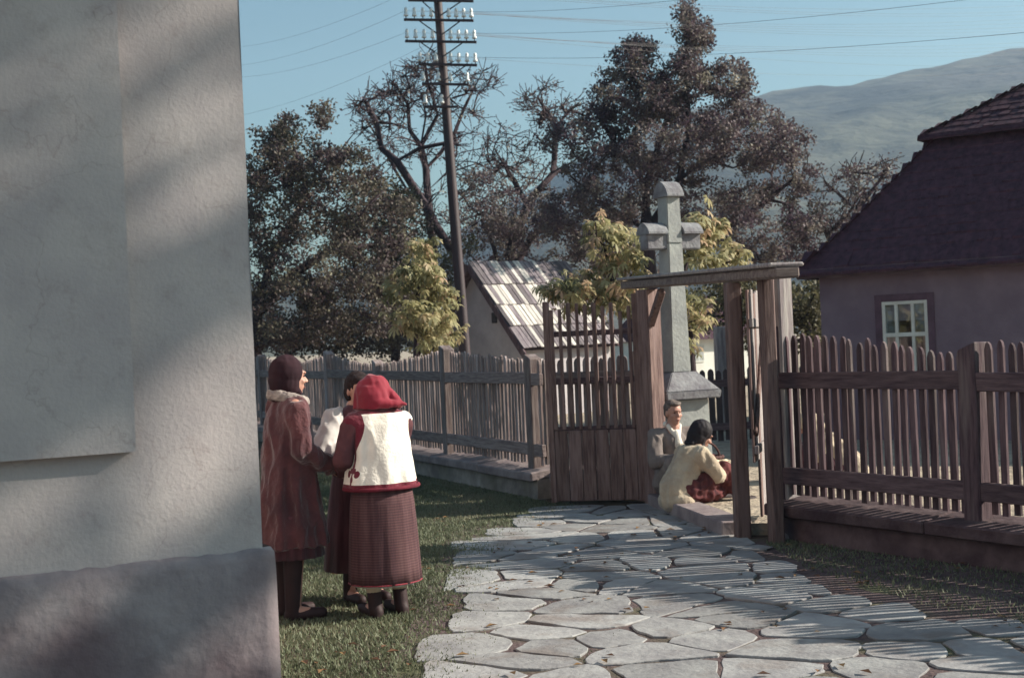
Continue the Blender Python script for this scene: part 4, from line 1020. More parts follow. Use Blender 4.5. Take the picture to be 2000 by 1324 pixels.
# ------------------------------------------------------------------ grass
def grass(name, pts_fn, count, hmin, hmax, label):
    g = np.random.default_rng(33); V = []; T_ = []
    c = pts_fn(g, count); m_ = len(c)
    h = g.uniform(hmin, hmax, m_)*(0.6+0.8*np.array([.5+.5*mnoise.noise(Vector((x*1.5, y*1.5, 0))) for x, y, _ in c]))
    a = g.uniform(0, 2*np.pi, m_); w = .0045+g.uniform(0, .004, m_)
    dx = np.cos(a)*w; dy = np.sin(a)*w; lx = g.normal(0, .45, m_)*h; ly = g.normal(0, .45, m_)*h
    v = np.empty((m_, 3, 3)); v[:, 0] = c+np.stack([dx, dy, 0*dx], 1); v[:, 1] = c-np.stack([dx, dy, 0*dx], 1); v[:, 2] = c+np.stack([lx, ly, h], 1)
    me = bpy.data.meshes.new(name); VV = v.reshape(-1, 3)
    me.vertices.add(len(VV)); me.vertices.foreach_set('co', VV.ravel().astype(np.float32)); me.loops.add(m_*3); me.loops.foreach_set('vertex_index', np.arange(m_*3, dtype=np.int32))
    me.polygons.add(m_); me.polygons.foreach_set('loop_start', np.arange(0, m_*3, 3, dtype=np.int32)); me.polygons.foreach_set('loop_total', np.full(m_, 3, np.int32))
    me.update(calc_edges=True)
    at = me.attributes.new('tone', 'FLOAT', 'FACE')
    tn = np.clip(.45+np.array([mnoise.noise(Vector((x*.9, y*.9, 5))) for x, y, _ in c])*.6+g.normal(0, .2, m_), 0, 1)
    at.data.foreach_set('value', tn.astype(np.float32)); me.materials.append(M['grass'])
    o = bpy.data.objects.new(name, me); link(o); tag(o, label, 'grass', kind='stuff'); return o
def left_grass(g, n):
    x = g.uniform(-4.5, .9, n); y = g.uniform(5.8, 19, n)
    edge = np.interp(y, [5, 8, 10, 12, 13, 14.2], [-.42, -.40, -.32, -.34, .06, .5])+g.normal(0, .11, n)+.12*np.sin(y*5.3)*np.sin(y*2.1)
    fx = FL0.x+(y-FL0.y)*(FL1.x-FL0.x)/(FL1.y-FL0.y)-.2
    ok = (x < edge) & ((y < 14.6) | (x < fx)) & ((x+.955)*.475-(y-5.5)*.88*1 < .0+10)
    # not inside the plastered building
    inside = ((y-5.5)*.88-(x+.955)*.475) > -.05
    ok &= inside | (x > -.9) | True
    ok &= (np.abs(x) < y*.42)
    c = np.stack([x, y, np.zeros(n)], 1)[ok]
    return c
grass('grass', left_grass, 230000, .012, .036, 'short grass growing between the path and the left fence')
def right_grass(g, n):
    y = g.uniform(5.5, 11.3, n); xf = FR0.x+(FR0.y-y)*(FR1.x-FR0.x)/(FR0.y-FR1.y)-.2
    xr = np.interp(y, [5, 7.2, 8.5, 10, 11.5], [3.4, 2.75, 2.25, 1.85, 1.78]); t = g.uniform(.0, 1, n)
    return np.stack([xr+.14+(xf-xr-.14)*t, y, np.zeros(n)], 1)
verge = mesh_obj('verge', [(5.5, 2.5, .002), (9, 0.5, .002), (FR1.x-.1, FR1.y, .002), (FR0.x-.08, FR0.y, .002), (1.83, 11.5, .002), (1.93, 10, .002), (2.15, 9, .002), (2.9, 8, .002), (4.1, 6.8, .002)], [tuple(range(9))], M['dirt']); tag(verge, kind='structure')
grass('grass', right_grass, 6000, .012, .035, 'sparse shaded grass between the path and the right fence')
def joint_grass(g, n):
    x = g.uniform(-.6, 2.2, n); y = g.uniform(6, 13.5, n)
    k = np.array([mnoise.noise(Vector((a*2.2, b*2.2, 9))) for a, b in zip(x, y)])
    ok = (k > .12)&(x < .35+.3*g.random(n)); return np.stack([x, y, np.full(n, -.004)], 1)[ok]
grass('grass', joint_grass, 26000, .008, .022, 'short moss and grass in the joints of the path')

# fallen leaves
gl = np.random.default_rng(5); VV_ = []; FF_ = []; TT_ = []
for _ in range(900):
    x_, y_ = gl.uniform(-3.5, 3.2), gl.uniform(6, 14)
    if abs(x_) > y_*.42: continue
    if mnoise.noise(Vector((x_*1.1, y_*1.1, 3))) < gl.uniform(-.2, .35): continue
    a_ = gl.uniform(0, 6.28); sz = gl.uniform(.018, .042); b_ = len(VV_); zz = .022
    for (p_, q_, h_) in ((-1, 0, 0), (0, .55, .3), (1, 0, .1), (0, -.55, .35)): VV_.append((x_+(p_*math.cos(a_)-q_*math.sin(a_))*sz, y_+(p_*math.sin(a_)+q_*math.cos(a_))*sz, zz+h_*sz))
    FF_.append((b_, b_+1, b_+2, b_+3)); TT_.append(gl.uniform(.1, 1))
fl_ = mesh_obj('fallen_leaves', VV_, FF_, leaf_mat('fallen_leaf', [(0.07, 0.035, 0.025), (0.16, 0.08, 0.04), (0.26, 0.16, 0.07)], .15))
fa_ = fl_.data.attributes.new('tone', 'FLOAT', 'FACE'); fa_.data.foreach_set('value', np.array(TT_, dtype=np.float32)); tag(fl_, 'dry fallen leaves scattered over the path and grass', 'leaves', kind='stuff')

# ------------------------------------------------------------------ people
def hand(bm, w, dirv, up, s=1.0, curl=.6):
    """palm, four unequal bent fingers, thumb from the side of the palm"""
    d = Vector(dirv).normalized(); u = Vector(up); u = (u-d*u.dot(d)).normalized(); side = d.cross(u)
    w = Vector(w); k = w+d*.085*s
    for t in (-.026, -.009, .009, .026): add_cap(bm, w+side*t*.7*s, k+side*t*s, .014*s, .012*s)
    for t, ln in ((-.028, .062), (-.010, .074), (.009, .078), (.028, .068)):
        a = k+side*t*s; b = a+(d*math.cos(curl)-u*math.sin(curl))*ln*.5*s; c = b+(d*math.cos(curl*2)-u*math.sin(curl*2))*ln*.5*s
        add_cap(bm, a, b, .009*s, .008*s); add_cap(bm, b, c, .008*s, .0065*s)
    a = w+d*.02*s+side*.03*s; b = a+(d*.6+side*.55-u*.3)*.045*s; c = b+(d*.9+side*.1-u*.35)*.03*s
    add_cap(bm, a, b, .011*s, .009*s); add_cap(bm, b, c, .009*s, .007*s)
def head_shapes(bm, c, rot, s=1.0):
    """c centre of the head; rot: Euler; face towards local +y"""
    Rm = rot.to_matrix()
    def q(x, y, z): return Vector(c)+Rm @ Vector((x*s, y*s, z*s))
    add_ell(bm, q(0, -.012, .022), (.075*s, .093*s, .09*s), rot); add_ell(bm, q(0, .022, -.03), (.058*s, .066*s, .075*s), rot)
    add_ell(bm, q(0, .058, -.088), (.026*s, .024*s, .020*s), rot)      # chin
    add_ell(bm, q(0, .083, .035), (.045*s, .013*s, .012*s), rot)       # brow
    add_cap(bm, q(0, .085, .015), q(0, .108, -.018), .008*s, .0125*s)  # nose
    for t in (-1, 1):
        add_ell(bm, q(t*.036, .062, -.02), (.022*s, .022*s, .02*s), rot); add_ell(bm, q(t*.076, -.005, -.005), (.008*s, .018*s, .03*s), rot)
        add_ell(bm, q(t*.010, .103, -.022), (.008*s, .008*s, .006*s), rot)
    add_ell(bm, q(0, .080, -.052), (.023*s, .013*s, .007*s), rot); add_ell(bm, q(0, .079, -.064), (.020*s, .012*s, .007*s), rot)
def face_parts(parent, c, rot, s=1.0):
    Rm = rot.to_matrix()
    def q(x, y, z): return Vector(c)+Rm @ Vector((x*s, y*s, z*s))
    for t in (-1, 1):
        bm = bmesh.new(); add_ell(bm, q(t*.030, .078, .012), (.010*s, .006*s, .005*s), rot, 10, 6); bm_obj('eye', bm, M['eye'], parent, True)
    bm = bmesh.new(); add_ell(bm, q(0, .090, -.058), (.021*s, .006*s, .006*s), rot, 10, 6); bm_obj('mouth', bm, M['lip'], parent, True)
def limb(bm, pts, rs):
    for i in range(len(pts)-1): add_cap(bm, pts[i], pts[i+1], rs[i], rs[i+1])
def person(label, loc, facing, hc, hrot, joints, foot_dirs=None, skin=M['skin'], hs=1.0):
    e = empty('person', loc, facing); tag(e, label, 'person')
    bm = bmesh.new(); J = {k: Vector(v) for k, v in joints.items()}
    head_shapes(bm, hc, hrot, hs)
    limb(bm, [Vector(hc)+Vector((0, -.01, -.04)), J['neck']], [.052, .058])
    limb(bm, [J['neck'], J['chest'], J['belly'], J['pelvis']], [.075, .115, .11, .125])
    add_cap(bm, J['shl'], J['shr'], .055, .055); add_cap(bm, J['hipl'], J['hipr'], .09, .09)
    for s_ in 'lr':
        limb(bm, [J['sh'+s_], J['el'+s_], J['wr'+s_]], [.052, .038, .025])
        wd = (J['wr'+s_]-J['el'+s_]).normalized()
        hand(bm, J['wr'+s_], J.get('hd'+s_, wd), J.get('hu'+s_, Vector((0, 0, 1)) if abs(wd.z) < .8 else Vector((0, 1, 0))), .95)
        limb(bm, [J['hip'+s_], J['kn'+s_], J['an'+s_]], [.085, .056, .036])
        f = J.get('ft'+s_, Vector((0, 1, 0)))
        limb(bm, [J['an'+s_]+Vector((0, 0, -.03)), J['an'+s_]+f*.13+Vector((0, 0, -.05))], [.038, .030])
    remesh_obj('body', bm, skin, e, .0075, 2)
    face_parts(e, hc, hrot, hs)
    return e, J
def scarf(e, c, rot, mat, s=1.0, tail=.12, flare=.06, name='headscarf', open_=.028):
    """headscarf: a cloth cap wrapping skull, cheeks and nape with a hanging corner"""
    Rm = rot.to_matrix()
    def q(x, y, z): return Vector(c)+Rm @ Vector((x*s, y*s, z*s))
    bm = bmesh.new()
    add_ell(bm, q(0, -.030, .032), (.092*s, .103*s, .103*s), rot); add_ell(bm, q(0, -.028, -.03), (.086*s, .082*s, .10*s), rot)
    add_cap(bm, q(0, -.06, -.02), q(0, -.10-flare, -.10-tail*.3), .075*s, .05*s)
    add_cap(bm, q(-.045, .03, -.085), q(.045, .03, -.085), .026*s, .026*s)      # cloth under the chin
    add_cap(bm, q(-.05, .0, -.07), q(0, .05, -.115), .022*s, .024*s); add_cap(bm, q(.05, .0, -.07), q(0, .05, -.115), .022*s, .024*s)
    add_cap(bm, q(-.05, -.11-flare, -.10-tail*.3), q(.05, -.11-flare, -.10-tail*.3), .028*s, .028*s)
    return remesh_obj(name, bm, mat, e, .008, 3, .006, 14)
def shoe(e, an, f, mat=M['boot'], shaft=.0, calf=.055):
    bm = bmesh.new(); an = Vector(an); f = Vector(f).normalized()
    b0 = Vector((an.x, an.y, an.z-.05))
    limb(bm, [b0-f*.035, b0+f*.06, b0+f*.165], [.042, .040, .036])
    limb(bm, [b0-f*.02+Vector((0, 0, .0)), an+Vector((0, 0, .05+shaft))], [.046, calf])
    add_box(bm, b0-f*.05+Vector((0, 0, -.03)), (.05, .05, .03))
    o = remesh_obj('shoe', bm, mat, e, .008, 2)
    for v in o.data.vertices:
        if v.co.z < 0.003: v.co.z = 0.003
    return o

# --- woman in the brown coat (left), facing right
gA = G(572, 1206)
def stand(hh, lean=0.0, sw=.17):
    k = hh/1.6
    return dict(neck=(0, lean*.8, 1.36*k), chest=(0, lean*.6, 1.22*k), belly=(0, lean*.3, 1.02*k), pelvis=(0, 0, .88*k), shl=(-sw, lean*.7, 1.30*k), shr=(sw, lean*.7, 1.30*k),
                hipl=(-.09, 0, .84*k), hipr=(.09, 0, .84*k), knl=(-.09, .01, .46*k), knr=(.09, .01, .46*k), anl=(-.09, -.01, .085), anr=(.09, -.01, .085))
J = stand(1.64, .03, .16)
J.update(ell=(-.22, .03, 1.06), wrl=(-.13, .22, .96), elr=(.22, .04, 1.06), wrr=(.13, .24, .95), hdl=(.6, .7, -.2), hdr=(-.6, .7, -.2), ftl=Vector((-.1, 1, 0)), ftr=Vector((.2, 1, 0)))
hA = (0, .055, 1.515)
rA = Euler((R(-4), 0, R(4)))
eA, JA = person('woman in a reddish brown coat and dark headscarf beside the wall corner, facing right', gA, R(-62), hA, rA, J)
bm = bmesh.new()
add_loft(bm, [(0, .01, .46, .255, .235), (0, .01, .62, .232, .21), (0, .01, .80, .212, .185), (0, .01, .98, .195, .16), (0, .02, 1.15, .195, .15), (0, .03, 1.28, .185, .135), (0, .03, 1.36, .13, .10), (0, .03, 1.41, .07, .07)], 64, 9, .06)
for s_ in 'lr': limb(bm, [JA['sh'+s_]+Vector((0, 0, -.01)), JA['el'+s_], JA['wr'+s_]], [.083, .072, .062])
add_cap(bm, JA['shl'], JA['shr'], .075, .075)
remesh_obj('coat', bm, M['coat'], eA, .010, 4, .028, 8)
bm = bmesh.new(); add_loft(bm, [(0, .01, .39, .215, .20), (0, .01, .48, .21, .195), (0, .01, .66, .20, .18)], 64, 16, .06)
bm_obj('skirt', bm, M['darkskirt'], eA, True)
scarf(eA, hA, rA, M['darkscarf'], 1.10, .02, -.03)
bm = bmesh.new()
for i in range(14):
    a0, a1 = 2*math.pi*i/14, 2*math.pi*(i+1)/14
    f0 = lambda a: Vector((math.cos(a)*.125, .03+math.sin(a)*.10, 1.385-.03*math.sin(a)))
    add_cap(bm, f0(a0), f0(a1), .036, .036)
remesh_obj('wool_collar', bm, M['shawl'], eA, .01, 2, .012, 30, (1, 1, 1))
shoe(eA, JA['anl'], (-.1, 1, 0), M['boot'], .30, .068); shoe(eA, JA['anr'], (.2, 1, 0), M['boot'], .30, .068)

# --- woman in the white vest and red headscarf, back to us, facing away to the left
gB = G(756, 1200)
J = stand(1.50, .03, .175)
J.update(ell=(-.245, .02, 1.0), wrl=(-.17, .20, .92), elr=(.195, .17, .99), wrr=(.10, .30, .98), hdl=(.6, .8, -.2), hdr=(-.6, .8, -.2))
hB = (-.01, .07, 1.375); rB = Euler((R(-14), R(4), R(18)))
eB, JB = person('woman in a white red-trimmed vest and bright red headscarf, seen from behind', gB, R(32), hB, rB, J)
bm = bmesh.new()
add_loft(bm, [(0, 0, .80, .245, .20), (0, 0, .86, .235, .19), (0, 0, 1.0, .21, .165), (0, .01, 1.12, .205, .155), (0, .02, 1.21, .212, .145), (0, .025, 1.27, .175, .115), (0, .03, 1.305, .09, .08)], 48, 7, .03)
add_cap(bm, JB['shl']*1.0, JB['shr'], .066, .066)
vest = remesh_obj('vest', bm, M['vest'], eB, .011, 4, .016, 7)
# red borders and embroidery are dyed into the felt: a mask in the vest's own coordinates
vm = M['vest'].copy(); vm.name = 'white_felt_vest_with_borders'; vest.data.materials[0] = vm
vN = vm.node_tree.nodes; vL = vm.node_tree.links
def mth(op, a, b=None, c=None):
    n_ = vN.new('ShaderNodeMath'); n_.operation = op
    for k_, q_ in enumerate((a, b, c)):
        if q_ is None: continue
        if isinstance(q_, (int, float)): n_.inputs[k_].default_value = q_
        else: vL.new(q_, n_.inputs[k_])
    return n_.outputs[0]
tcv = vN.new('ShaderNodeTexCoord'); sxv = vN.new('ShaderNodeSeparateXYZ'); vL.new(tcv.outputs['Object'], sxv.inputs[0])
X_, Y_, Z_ = sxv.outputs
def circ(cy, cz, ry, rz): return mth('ADD', mth('POWER', mth('DIVIDE', mth('SUBTRACT', Y_, cy), ry), 2), mth('POWER', mth('DIVIDE', mth('SUBTRACT', Z_, cz), rz), 2))
leftside = mth('LESS_THAN', X_, -.14)
ms_ = [mth('LESS_THAN', Z_, .840), mth('MULTIPLY', mth('GREATER_THAN', Z_, 1.272), mth('LESS_THAN', mth('ABSOLUTE', X_), .165))]
ms_.append(mth('MULTIPLY', leftside, mth('LESS_THAN', circ(.01, 1.165, .10, .15), 1.0)))
ms_.append(mth('MULTIPLY', leftside, mth('MULTIPLY', mth('LESS_THAN', mth('ABSOLUTE', mth('ADD', Y_, .04)), .011), mth('LESS_THAN', Z_, 1.05))))
for cy_, cz_, r_c in ((-.04, .872, .020), (-.085, .905, .018), (-.06, .925, .014), (.005, .905, .018), (-.02, .925, .014), (-.04, .95, .015)):
    ms_.append(mth('MULTIPLY', leftside, mth('LESS_THAN', circ(cy_, cz_, r_c, r_c*1.25), 1.0)))
acc_ = ms_[0]
for q_ in ms_[1:]: acc_ = mth('MAXIMUM', acc_, q_)
vb = vN['Principled BSDF']; src_ = vb.inputs['Base Color'].links[0].from_socket
vx = vN.new('ShaderNodeMix'); vx.data_type = 'RGBA'; vL.new(acc_, vx.inputs[0]); vL.new(src_, vx.inputs[6]); vx.inputs[7].default_value = (.13, .015, .028, 1); vL.new(vx.outputs[2], vb.inputs['Base Color'])
# sleeves
for s_ in 'lr':
    bm = bmesh.new(); limb(bm, [JB['sh'+s_]+Vector((0, .0, -.03)), JB['el'+s_], JB['wr'+s_]], [.076, .07, .055]); remesh_obj('sleeve', bm, M['sleeve'], eB, .01, 3, .014, 10)
def ringtrim(e, pts, r, name='trim', mat=M['trim'], closed=True):
    bm = bmesh.new(); n = len(pts)
    for i in range(n if closed else n-1): add_cap(bm, pts[i], pts[(i+1) % n], r, r)
    return remesh_obj(name, bm, mat, e, .007, 1)
ringtrim(eB, [Vector((math.cos(a)*.242, math.sin(a)*.197, .808)) for a in np.linspace(0, 2*np.pi, 40, endpoint=False)], .014)
bm = bmesh.new(); add_loft(bm, [(.0, .0, .215, .232, .215), (0, 0, .30, .228, .21), (0, 0, .50, .22, .198), (0, 0, .70, .208, .18), (0, 0, .84, .19, .16)], 80, 14, .022); bm_obj('skirt', bm, M['stripe'], eB, True)
ringtrim(eB, [Vector((math.cos(a)*.232, math.sin(a)*.215, .217)) for a in np.linspace(0, 2*np.pi, 48, endpoint=False)], .007, 'red_hem', M['redscarf'])
bm = bmesh.new(); add_loft(bm, [(.0, .0, .20, .20, .19), (0, 0, .36, .205, .19)], 60, 12, .05); bm_obj('petticoat', bm, M['blouse'], eB, True)
# headscarf: peaked cloth flaring over the nape
Rm = rB.to_matrix(); q = lambda x, y, z: Vector(hB)+Rm @ Vector((x, y, z))
bm = bmesh.new()
add_ell(bm, q(0, -.022, .035), (.105, .118, .105), rB); add_ell(bm, q(0, -.02, -.02), (.112, .105, .085), rB)
add_loft(bm, [(*(Vector(hB)+Vector((x, y, z))), rx, ry) for x, y, z, rx, ry in ((0, -.035, -.075, .128, .128), (0, -.03, -.03, .124, .126), (0, -.025, .02, .116, .122), (0, -.02, .07, .10, .105))], 40, 5, .05)
add_cap(bm, q(.0, -.04, .05), q(.085, -.20, -.10), .07, .014); add_cap(bm, q(-.06, -.10, -.07), q(.085, -.20, -.10), .035, .014); add_cap(bm, q(.10, -.05, -.07), q(.085, -.20, -.10), .035, .014)
add_cap(bm, q(-.07, .03, -.08), q(.0, .07, -.12), .025, .02); add_cap(bm, q(.07, .03, -.08), q(.0, .07, -.12), .025, .02)
remesh_obj('headscarf', bm, M['redscarf'], eB, .008, 3, .012, 11)
bm = bmesh.new(); add_cap(bm, q(0, -.04, -.09), q(0, -.05, -.13), .065, .075); remesh_obj('collar', bm, M['sleeve'], eB, .01, 2)
for s_ in 'lr': shoe(eB, JB['an'+s_], (.0, 1, 0), M['boot'], .03, .046)
for s_ in 'lr':
    bm = bmesh.new(); add_cap(bm, JB['an'+s_]+Vector((0, 0, .09)), JB['an'+s_]+Vector((0, 0, .13)), .05, .052); remesh_obj('sock', bm, M['cream'], eB, .008, 1)

# --- woman behind, white blouse and dark waistcoat, facing us
gC = G(712, 1172)
J = stand(1.52, .02, .16)
J.update(ell=(-.24, .03, 1.00), wrl=(-.02, .24, 1.02), elr=(.30, .07, .99), wrr=(.10, .25, 1.00), hdl=(1, .1, 0), hdr=(-1, .1, 0))
hC = (0, .06, 1.40); rC = Euler((R(-12), 0, R(0)))
eC, JC = person('woman with dark hair and white blouse sleeves, half hidden behind the red headscarf', gC, R(-150), hC, rC, J)
bm = bmesh.new(); add_loft(bm, [(0, 0, .84, .19, .16), (0, 0, 1.0, .185, .15), (0, .01, 1.15, .18, .14), (0, .02, 1.26, .15, .11), (0, .02, 1.31, .08, .07)], 40)
remesh_obj('waistcoat', bm, M['darkskirt'], eC, .012, 3, .012, 8)
for s_ in 'lr':
    bm = bmesh.new(); limb(bm, [JC['sh'+s_], JC['el'+s_]+Vector((0, 0, .0)), JC['wr'+s_]], [.078, .088, .055]); remesh_obj('sleeve', bm, M['blouse'], eC, .01, 3, .020, 9)
bm = bmesh.new(); add_loft(bm, [(0, 0, .22, .26, .24), (0, 0, .5, .235, .21), (0, 0, .75, .20, .17), (0, 0, .90, .17, .14)], 72, 13, .03); bm_obj('skirt', bm, M['darkskirt'], eC, True)
bm = bmesh.new(); Rm = rC.to_matrix(); q = lambda x, y, z: Vector(hC)+Rm @ Vector((x, y, z))
add_ell(bm, q(0, -.03, .035), (.088, .098, .095), rC); add_ell(bm, q(0, -.05, -.02), (.086, .07, .08), rC); add_ell(bm, q(0, .03, .085), (.068, .05, .035), rC)
remesh_obj('hair', bm, M['darkhair'], eC, .008, 2, .006, 30)
for s_ in 'lr': shoe(eC, JC['an'+s_], (.0, 1, 0), M['boot'], .05, .05)

# --- seated woman in the gateway, facing right
gD = Vector((1.53, 13.28, .12))
Jd = dict(neck=(0, .17, .50), chest=(0, .10, .38), belly=(0, .02, .22), pelvis=(0, -.02, .10), shl=(-.16, .12, .43), shr=(.16, .12, .43), hipl=(-.09, .02, .10), hipr=(.09, .02, .10),
          knl=(-.14, .34, .27), knr=(.12, .38, .26), anl=(-.10, .50, .01), anr=(.12, .56, .0), ell=(-.20, .22, .24), wrl=(-.08, .38, .22), elr=(.20, .26, .24), wrr=(.06, .42, .22),
          hdl=(.3, 1, -.2), hdr=(-.3, 1, -.2), ftl=Vector((0, 1, 0)), ftr=Vector((0, 1, 0)))
hD = (0, .235, .595); rD = Euler((R(-30), 0, R(-6)))
eD, JD = person('seated woman in a cream jacket and black headscarf on the gate sill', gD, R(-66), hD, rD, Jd)
bm = bmesh.new(); limb(bm, [JD['neck']+Vector((0, -.02, -.03)), JD['chest'], JD['belly'], JD['pelvis']+Vector((0, -.02, .0))], [.09, .155, .17, .20])
add_cap(bm, JD['shl'], JD['shr'], .085, .085); add_ell(bm, (0, -.06, .02), (.23, .17, .13))
for s_ in 'lr': limb(bm, [JD['sh'+s_], JD['el'+s_], JD['wr'+s_]], [.088, .082, .06])
remesh_obj('jacket', bm, M['cream'], eD, .010, 3, .020, 8, (1, 1, .45))
scarf(eD, hD, rD, M['blackscarf'], 1.10, .02, -.035)
bm = bmesh.new()
for s_ in 'lr': limb(bm, [JD['hip'+s_]+Vector((0, 0, .0)), JD['kn'+s_], JD['an'+s_]+Vector((0, -.02, .10))], [.13, .095, .10])
add_ell(bm, (0, .2, .06), (.20, .26, .10)); add_cap(bm, JD['knl']+Vector((0, 0, -.03)), JD['knr']+Vector((0, 0, -.03)), .07, .07)
add_cap(bm, JD['anl']+Vector((0, -.06, .12)), JD['anr']+Vector((0, -.06, .12)), .09, .09)
remesh_obj('skirt', bm, M['redskirt'], eD, .011, 3, .022, 9, (1, 1, 1))
for s_ in 'lr':
    bm = bmesh.new(); a = JD['an'+s_]; limb(bm, [a+Vector((0, -.02, -.02)), a+Vector((0, .14, -.03))], [.04, .034]); remesh_obj('shoe', bm, M['boot'], eD, .009, 1)

# --- man behind her, facing us, against the pedestal
gE = Vector((1.50, 13.82, .12))
Je = dict(neck=(0, .04, .66), chest=(0, .02, .50), belly=(0, -.02, .28), pelvis=(0, -.05, .12), shl=(-.19, .02, .58), shr=(.19, .02, .58), hipl=(-.10, -.02, .12), hipr=(.10, -.02, .12),
          knl=(-.17, .32, .36), knr=(.17, .34, .34), anl=(-.14, .46, .06), anr=(.14, .48, .06), ell=(-.25, .14, .34), wrl=(-.12, .34, .40), elr=(.25, .14, .34), wrr=(.12, .34, .38), ftl=Vector((0, 1, 0)), ftr=Vector((0, 1, 0)))
hE = (0.0, .075, .80); rE = Euler((R(-6), R(2), R(0)))
eE, JE = person('seated man with short greying hair and open white collar, leaning by the stone pedestal', gE, R(-158), hE, rE, Je)
bm = bmesh.new(); limb(bm, [JE['neck']+Vector((0, -.04, -.06)), JE['chest'], JE['belly'], JE['pelvis']], [.08, .15, .16, .17]); add_cap(bm, JE['shl'], JE['shr'], .08, .08)
for s_ in 'lr': limb(bm, [JE['sh'+s_], JE['el'+s_], JE['wr'+s_]], [.08, .072, .055])
remesh_obj('jacket', bm, M['greycoat'], eE, .011, 3, .016, 9)
bm = bmesh.new()
for t in (-1, 1): add_cap(bm, (t*.06, .07, .675), (t*.012, .135, .56), .024, .02)
add_cap(bm, (-.05, .0, .69), (.05, .0, .69), .03, .03); add_cap(bm, (0, .10, .60), (0, .135, .50), .045, .05); remesh_obj('shirt_collar', bm, M['vest'], eE, .008, 1)
bm = bmesh.new()
for s_ in 'lr': limb(bm, [JE['hip'+s_], JE['kn'+s_], JE['an'+s_]+Vector((0, 0, .04))], [.11, .085, .065])
remesh_obj('trousers', bm, M['greycoat'], eE, .011, 3, .014, 9)
bm = bmesh.new(); Rm = rE.to_matrix(); q = lambda x, y, z: Vector(hE)+Rm @ Vector((x, y, z))
add_ell(bm, q(0, -.03, .045), (.084, .090, .082), rE); add_ell(bm, q(0, .03, .093), (.066, .05, .026), rE); add_ell(bm, q(0, -.06, .0), (.074, .05, .07), rE)
remesh_obj('hair', bm, M['hair'], eE, .007, 1, .006, 40, (1, 1, 1))
for s_ in 'lr': shoe(eE, JE['an'+s_], (.0, 1, 0), M['boot'], .0, .05)

# --- hunched figure in a pale shawl behind the right fence
gF = G(1640, 935, CY)
Jf = dict(neck=(0, .20, .46), chest=(0, .12, .36), belly=(0, .02, .22), pelvis=(0, -.04, .10), shl=(-.15, .15, .40), shr=(.15, .15, .40), hipl=(-.09, 0, .10), hipr=(.09, 0, .10), knl=(-.12, .34, .30), knr=(.12, .34, .30), anl=(-.1, .42, .06), anr=(.1, .42, .06),
          ell=(-.19, .26, .26), wrl=(-.08, .38, .30), elr=(.19, .26, .26), wrr=(.08, .38, .30), ftl=Vector((0, 1, 0)), ftr=Vector((0, 1, 0)))
hF = (0, .30, .56); rF = Euler((R(-34), 0, 0))
eF, JF = person('hunched seated figure in a pale shawl glimpsed through the right fence pickets', gF, R(82), hF, rF, Jf)
bm = bmesh.new(); limb(bm, [JF['neck'], JF['chest'], JF['belly'], JF['pelvis']+Vector((0, -.06, 0))], [.10, .15, .18, .20]); add_cap(bm, JF['shl'], JF['shr'], .09, .09); add_ell(bm, (0, -.10, .05), (.24, .22, .14))
for s_ in 'lr': limb(bm, [JF['sh'+s_], JF['el'+s_], JF['wr'+s_]], [.085, .075, .055])
remesh_obj('shawl', bm, M['cream'], eF, .012, 3, .022, 9)
scarf(eF, hF, rF, M['cream'], 1.1, .12, .0)
bm = bmesh.new()
for s_ in 'lr': limb(bm, [JF['hip'+s_], JF['kn'+s_], JF['an'+s_]+Vector((0, 0, .02))], [.12, .09, .09])
remesh_obj('skirt', bm, M['darkskirt'], eF, .012, 3, .016, 9)

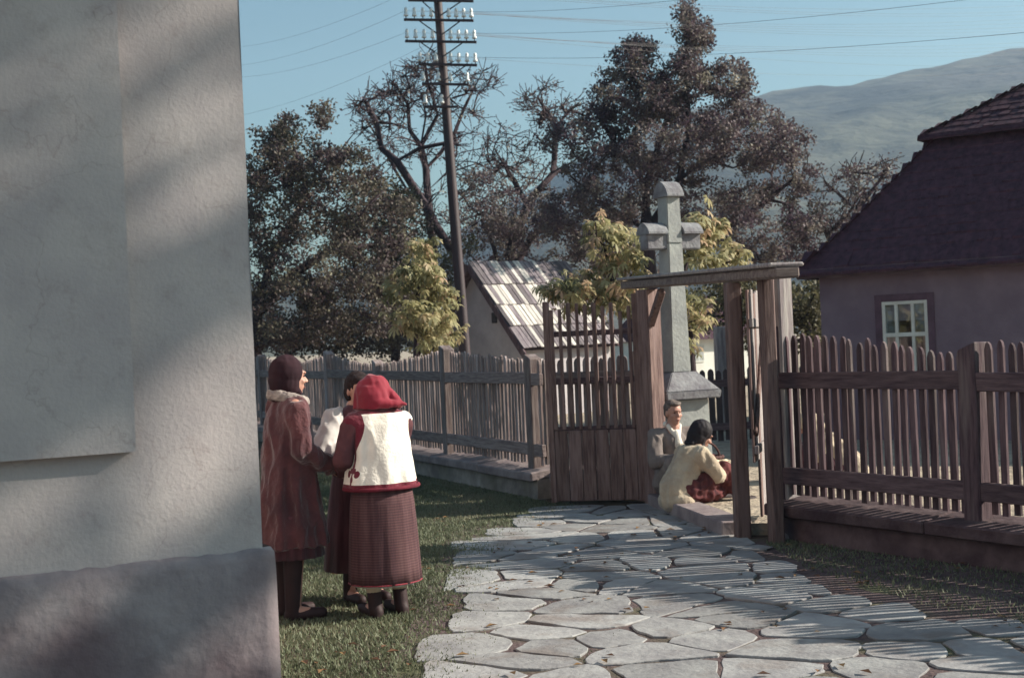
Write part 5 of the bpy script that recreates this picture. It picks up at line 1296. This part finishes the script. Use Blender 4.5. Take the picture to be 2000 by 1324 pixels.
# --- basket and bundle
bk_ = empty('basket', (1.80, 13.72, CY+.16), R(20)); tag(bk_, 'dark wicker basket with a round handle by the foot of the cross', 'basket')
bm = bmesh.new()
segn = 24
lay = [(.0, .11), (.04, .125), (.08, .14), (.12, .15), (.16, .158), (.20, .163)]
for (z, r) in lay:
    for i in range(segn):
        a0, a1 = 2*math.pi*i/segn, 2*math.pi*(i+1)/segn; f = lambda a, k: Vector((math.cos(a)*r*1.15, math.sin(a)*r*.85, z+.016+.006*((k) % 2)))
        add_cyl(bm, f(a0, i), f(a1, i+1), .019, .019, 6, False)
add_cyl(bm, (0, 0, 0), (0, 0, .02), .11, .11, 16)
bm_obj('body', bm, M['wicker'], bk_, True)
bm = bmesh.new()
for i in range(14):
    a0, a1 = math.pi*i/14, math.pi*(i+1)/14; f = lambda a: Vector((math.cos(a)*.17, 0, .20+math.sin(a)*.17)); add_cyl(bm, f(a0), f(a1), .011, .011, 8, False)
bm_obj('handle', bm, M['wicker'], bk_, True)
bm = bmesh.new(); add_ell(bm, (0, 0, .19), (.15, .11, .07)); remesh_obj('cloth', bm, M['redskirt'], bk_, .01, 2, .02, 14, (1, 1, 1))
bd = empty('bundle', gD+Matrix.Rotation(R(-66), 3, 'Z') @ Vector((.0, .47, .30)), R(20)); tag(bd, 'small cream cloth bundle on the seated woman’s knees', 'bundle')
bm = bmesh.new(); add_ell(bm, (0, 0, 0), (.14, .09, .055)); add_ell(bm, (-.09, 0, .02), (.05, .05, .04)); remesh_obj('cloth', bm, M['cloth'], bd, .009, 2, .018, 14, (1, 1, 1))

# ------------------------------------------------------------------ haze
bm = bmesh.new(); add_box(bm, (0, 350, 139), (8200, 2200, 284))
hz = bm_obj('haze', bm); tag(hz, kind='stuff')
hm = bpy.data.materials.new('haze'); hm.use_nodes = True; hm.node_tree.nodes.clear()
pvn = hm.node_tree.nodes.new('ShaderNodeVolumePrincipled'); pvn.inputs['Color'].default_value = (.55, .74, 1, 1); pvn.inputs['Density'].default_value = 0.00030; pvn.inputs['Anisotropy'].default_value = 0.2
mo = hm.node_tree.nodes.new('ShaderNodeOutputMaterial'); hm.node_tree.links.new(pvn.outputs[0], mo.inputs['Volume']); hz.data.materials.append(hm)
hz.display_type = 'WIRE'
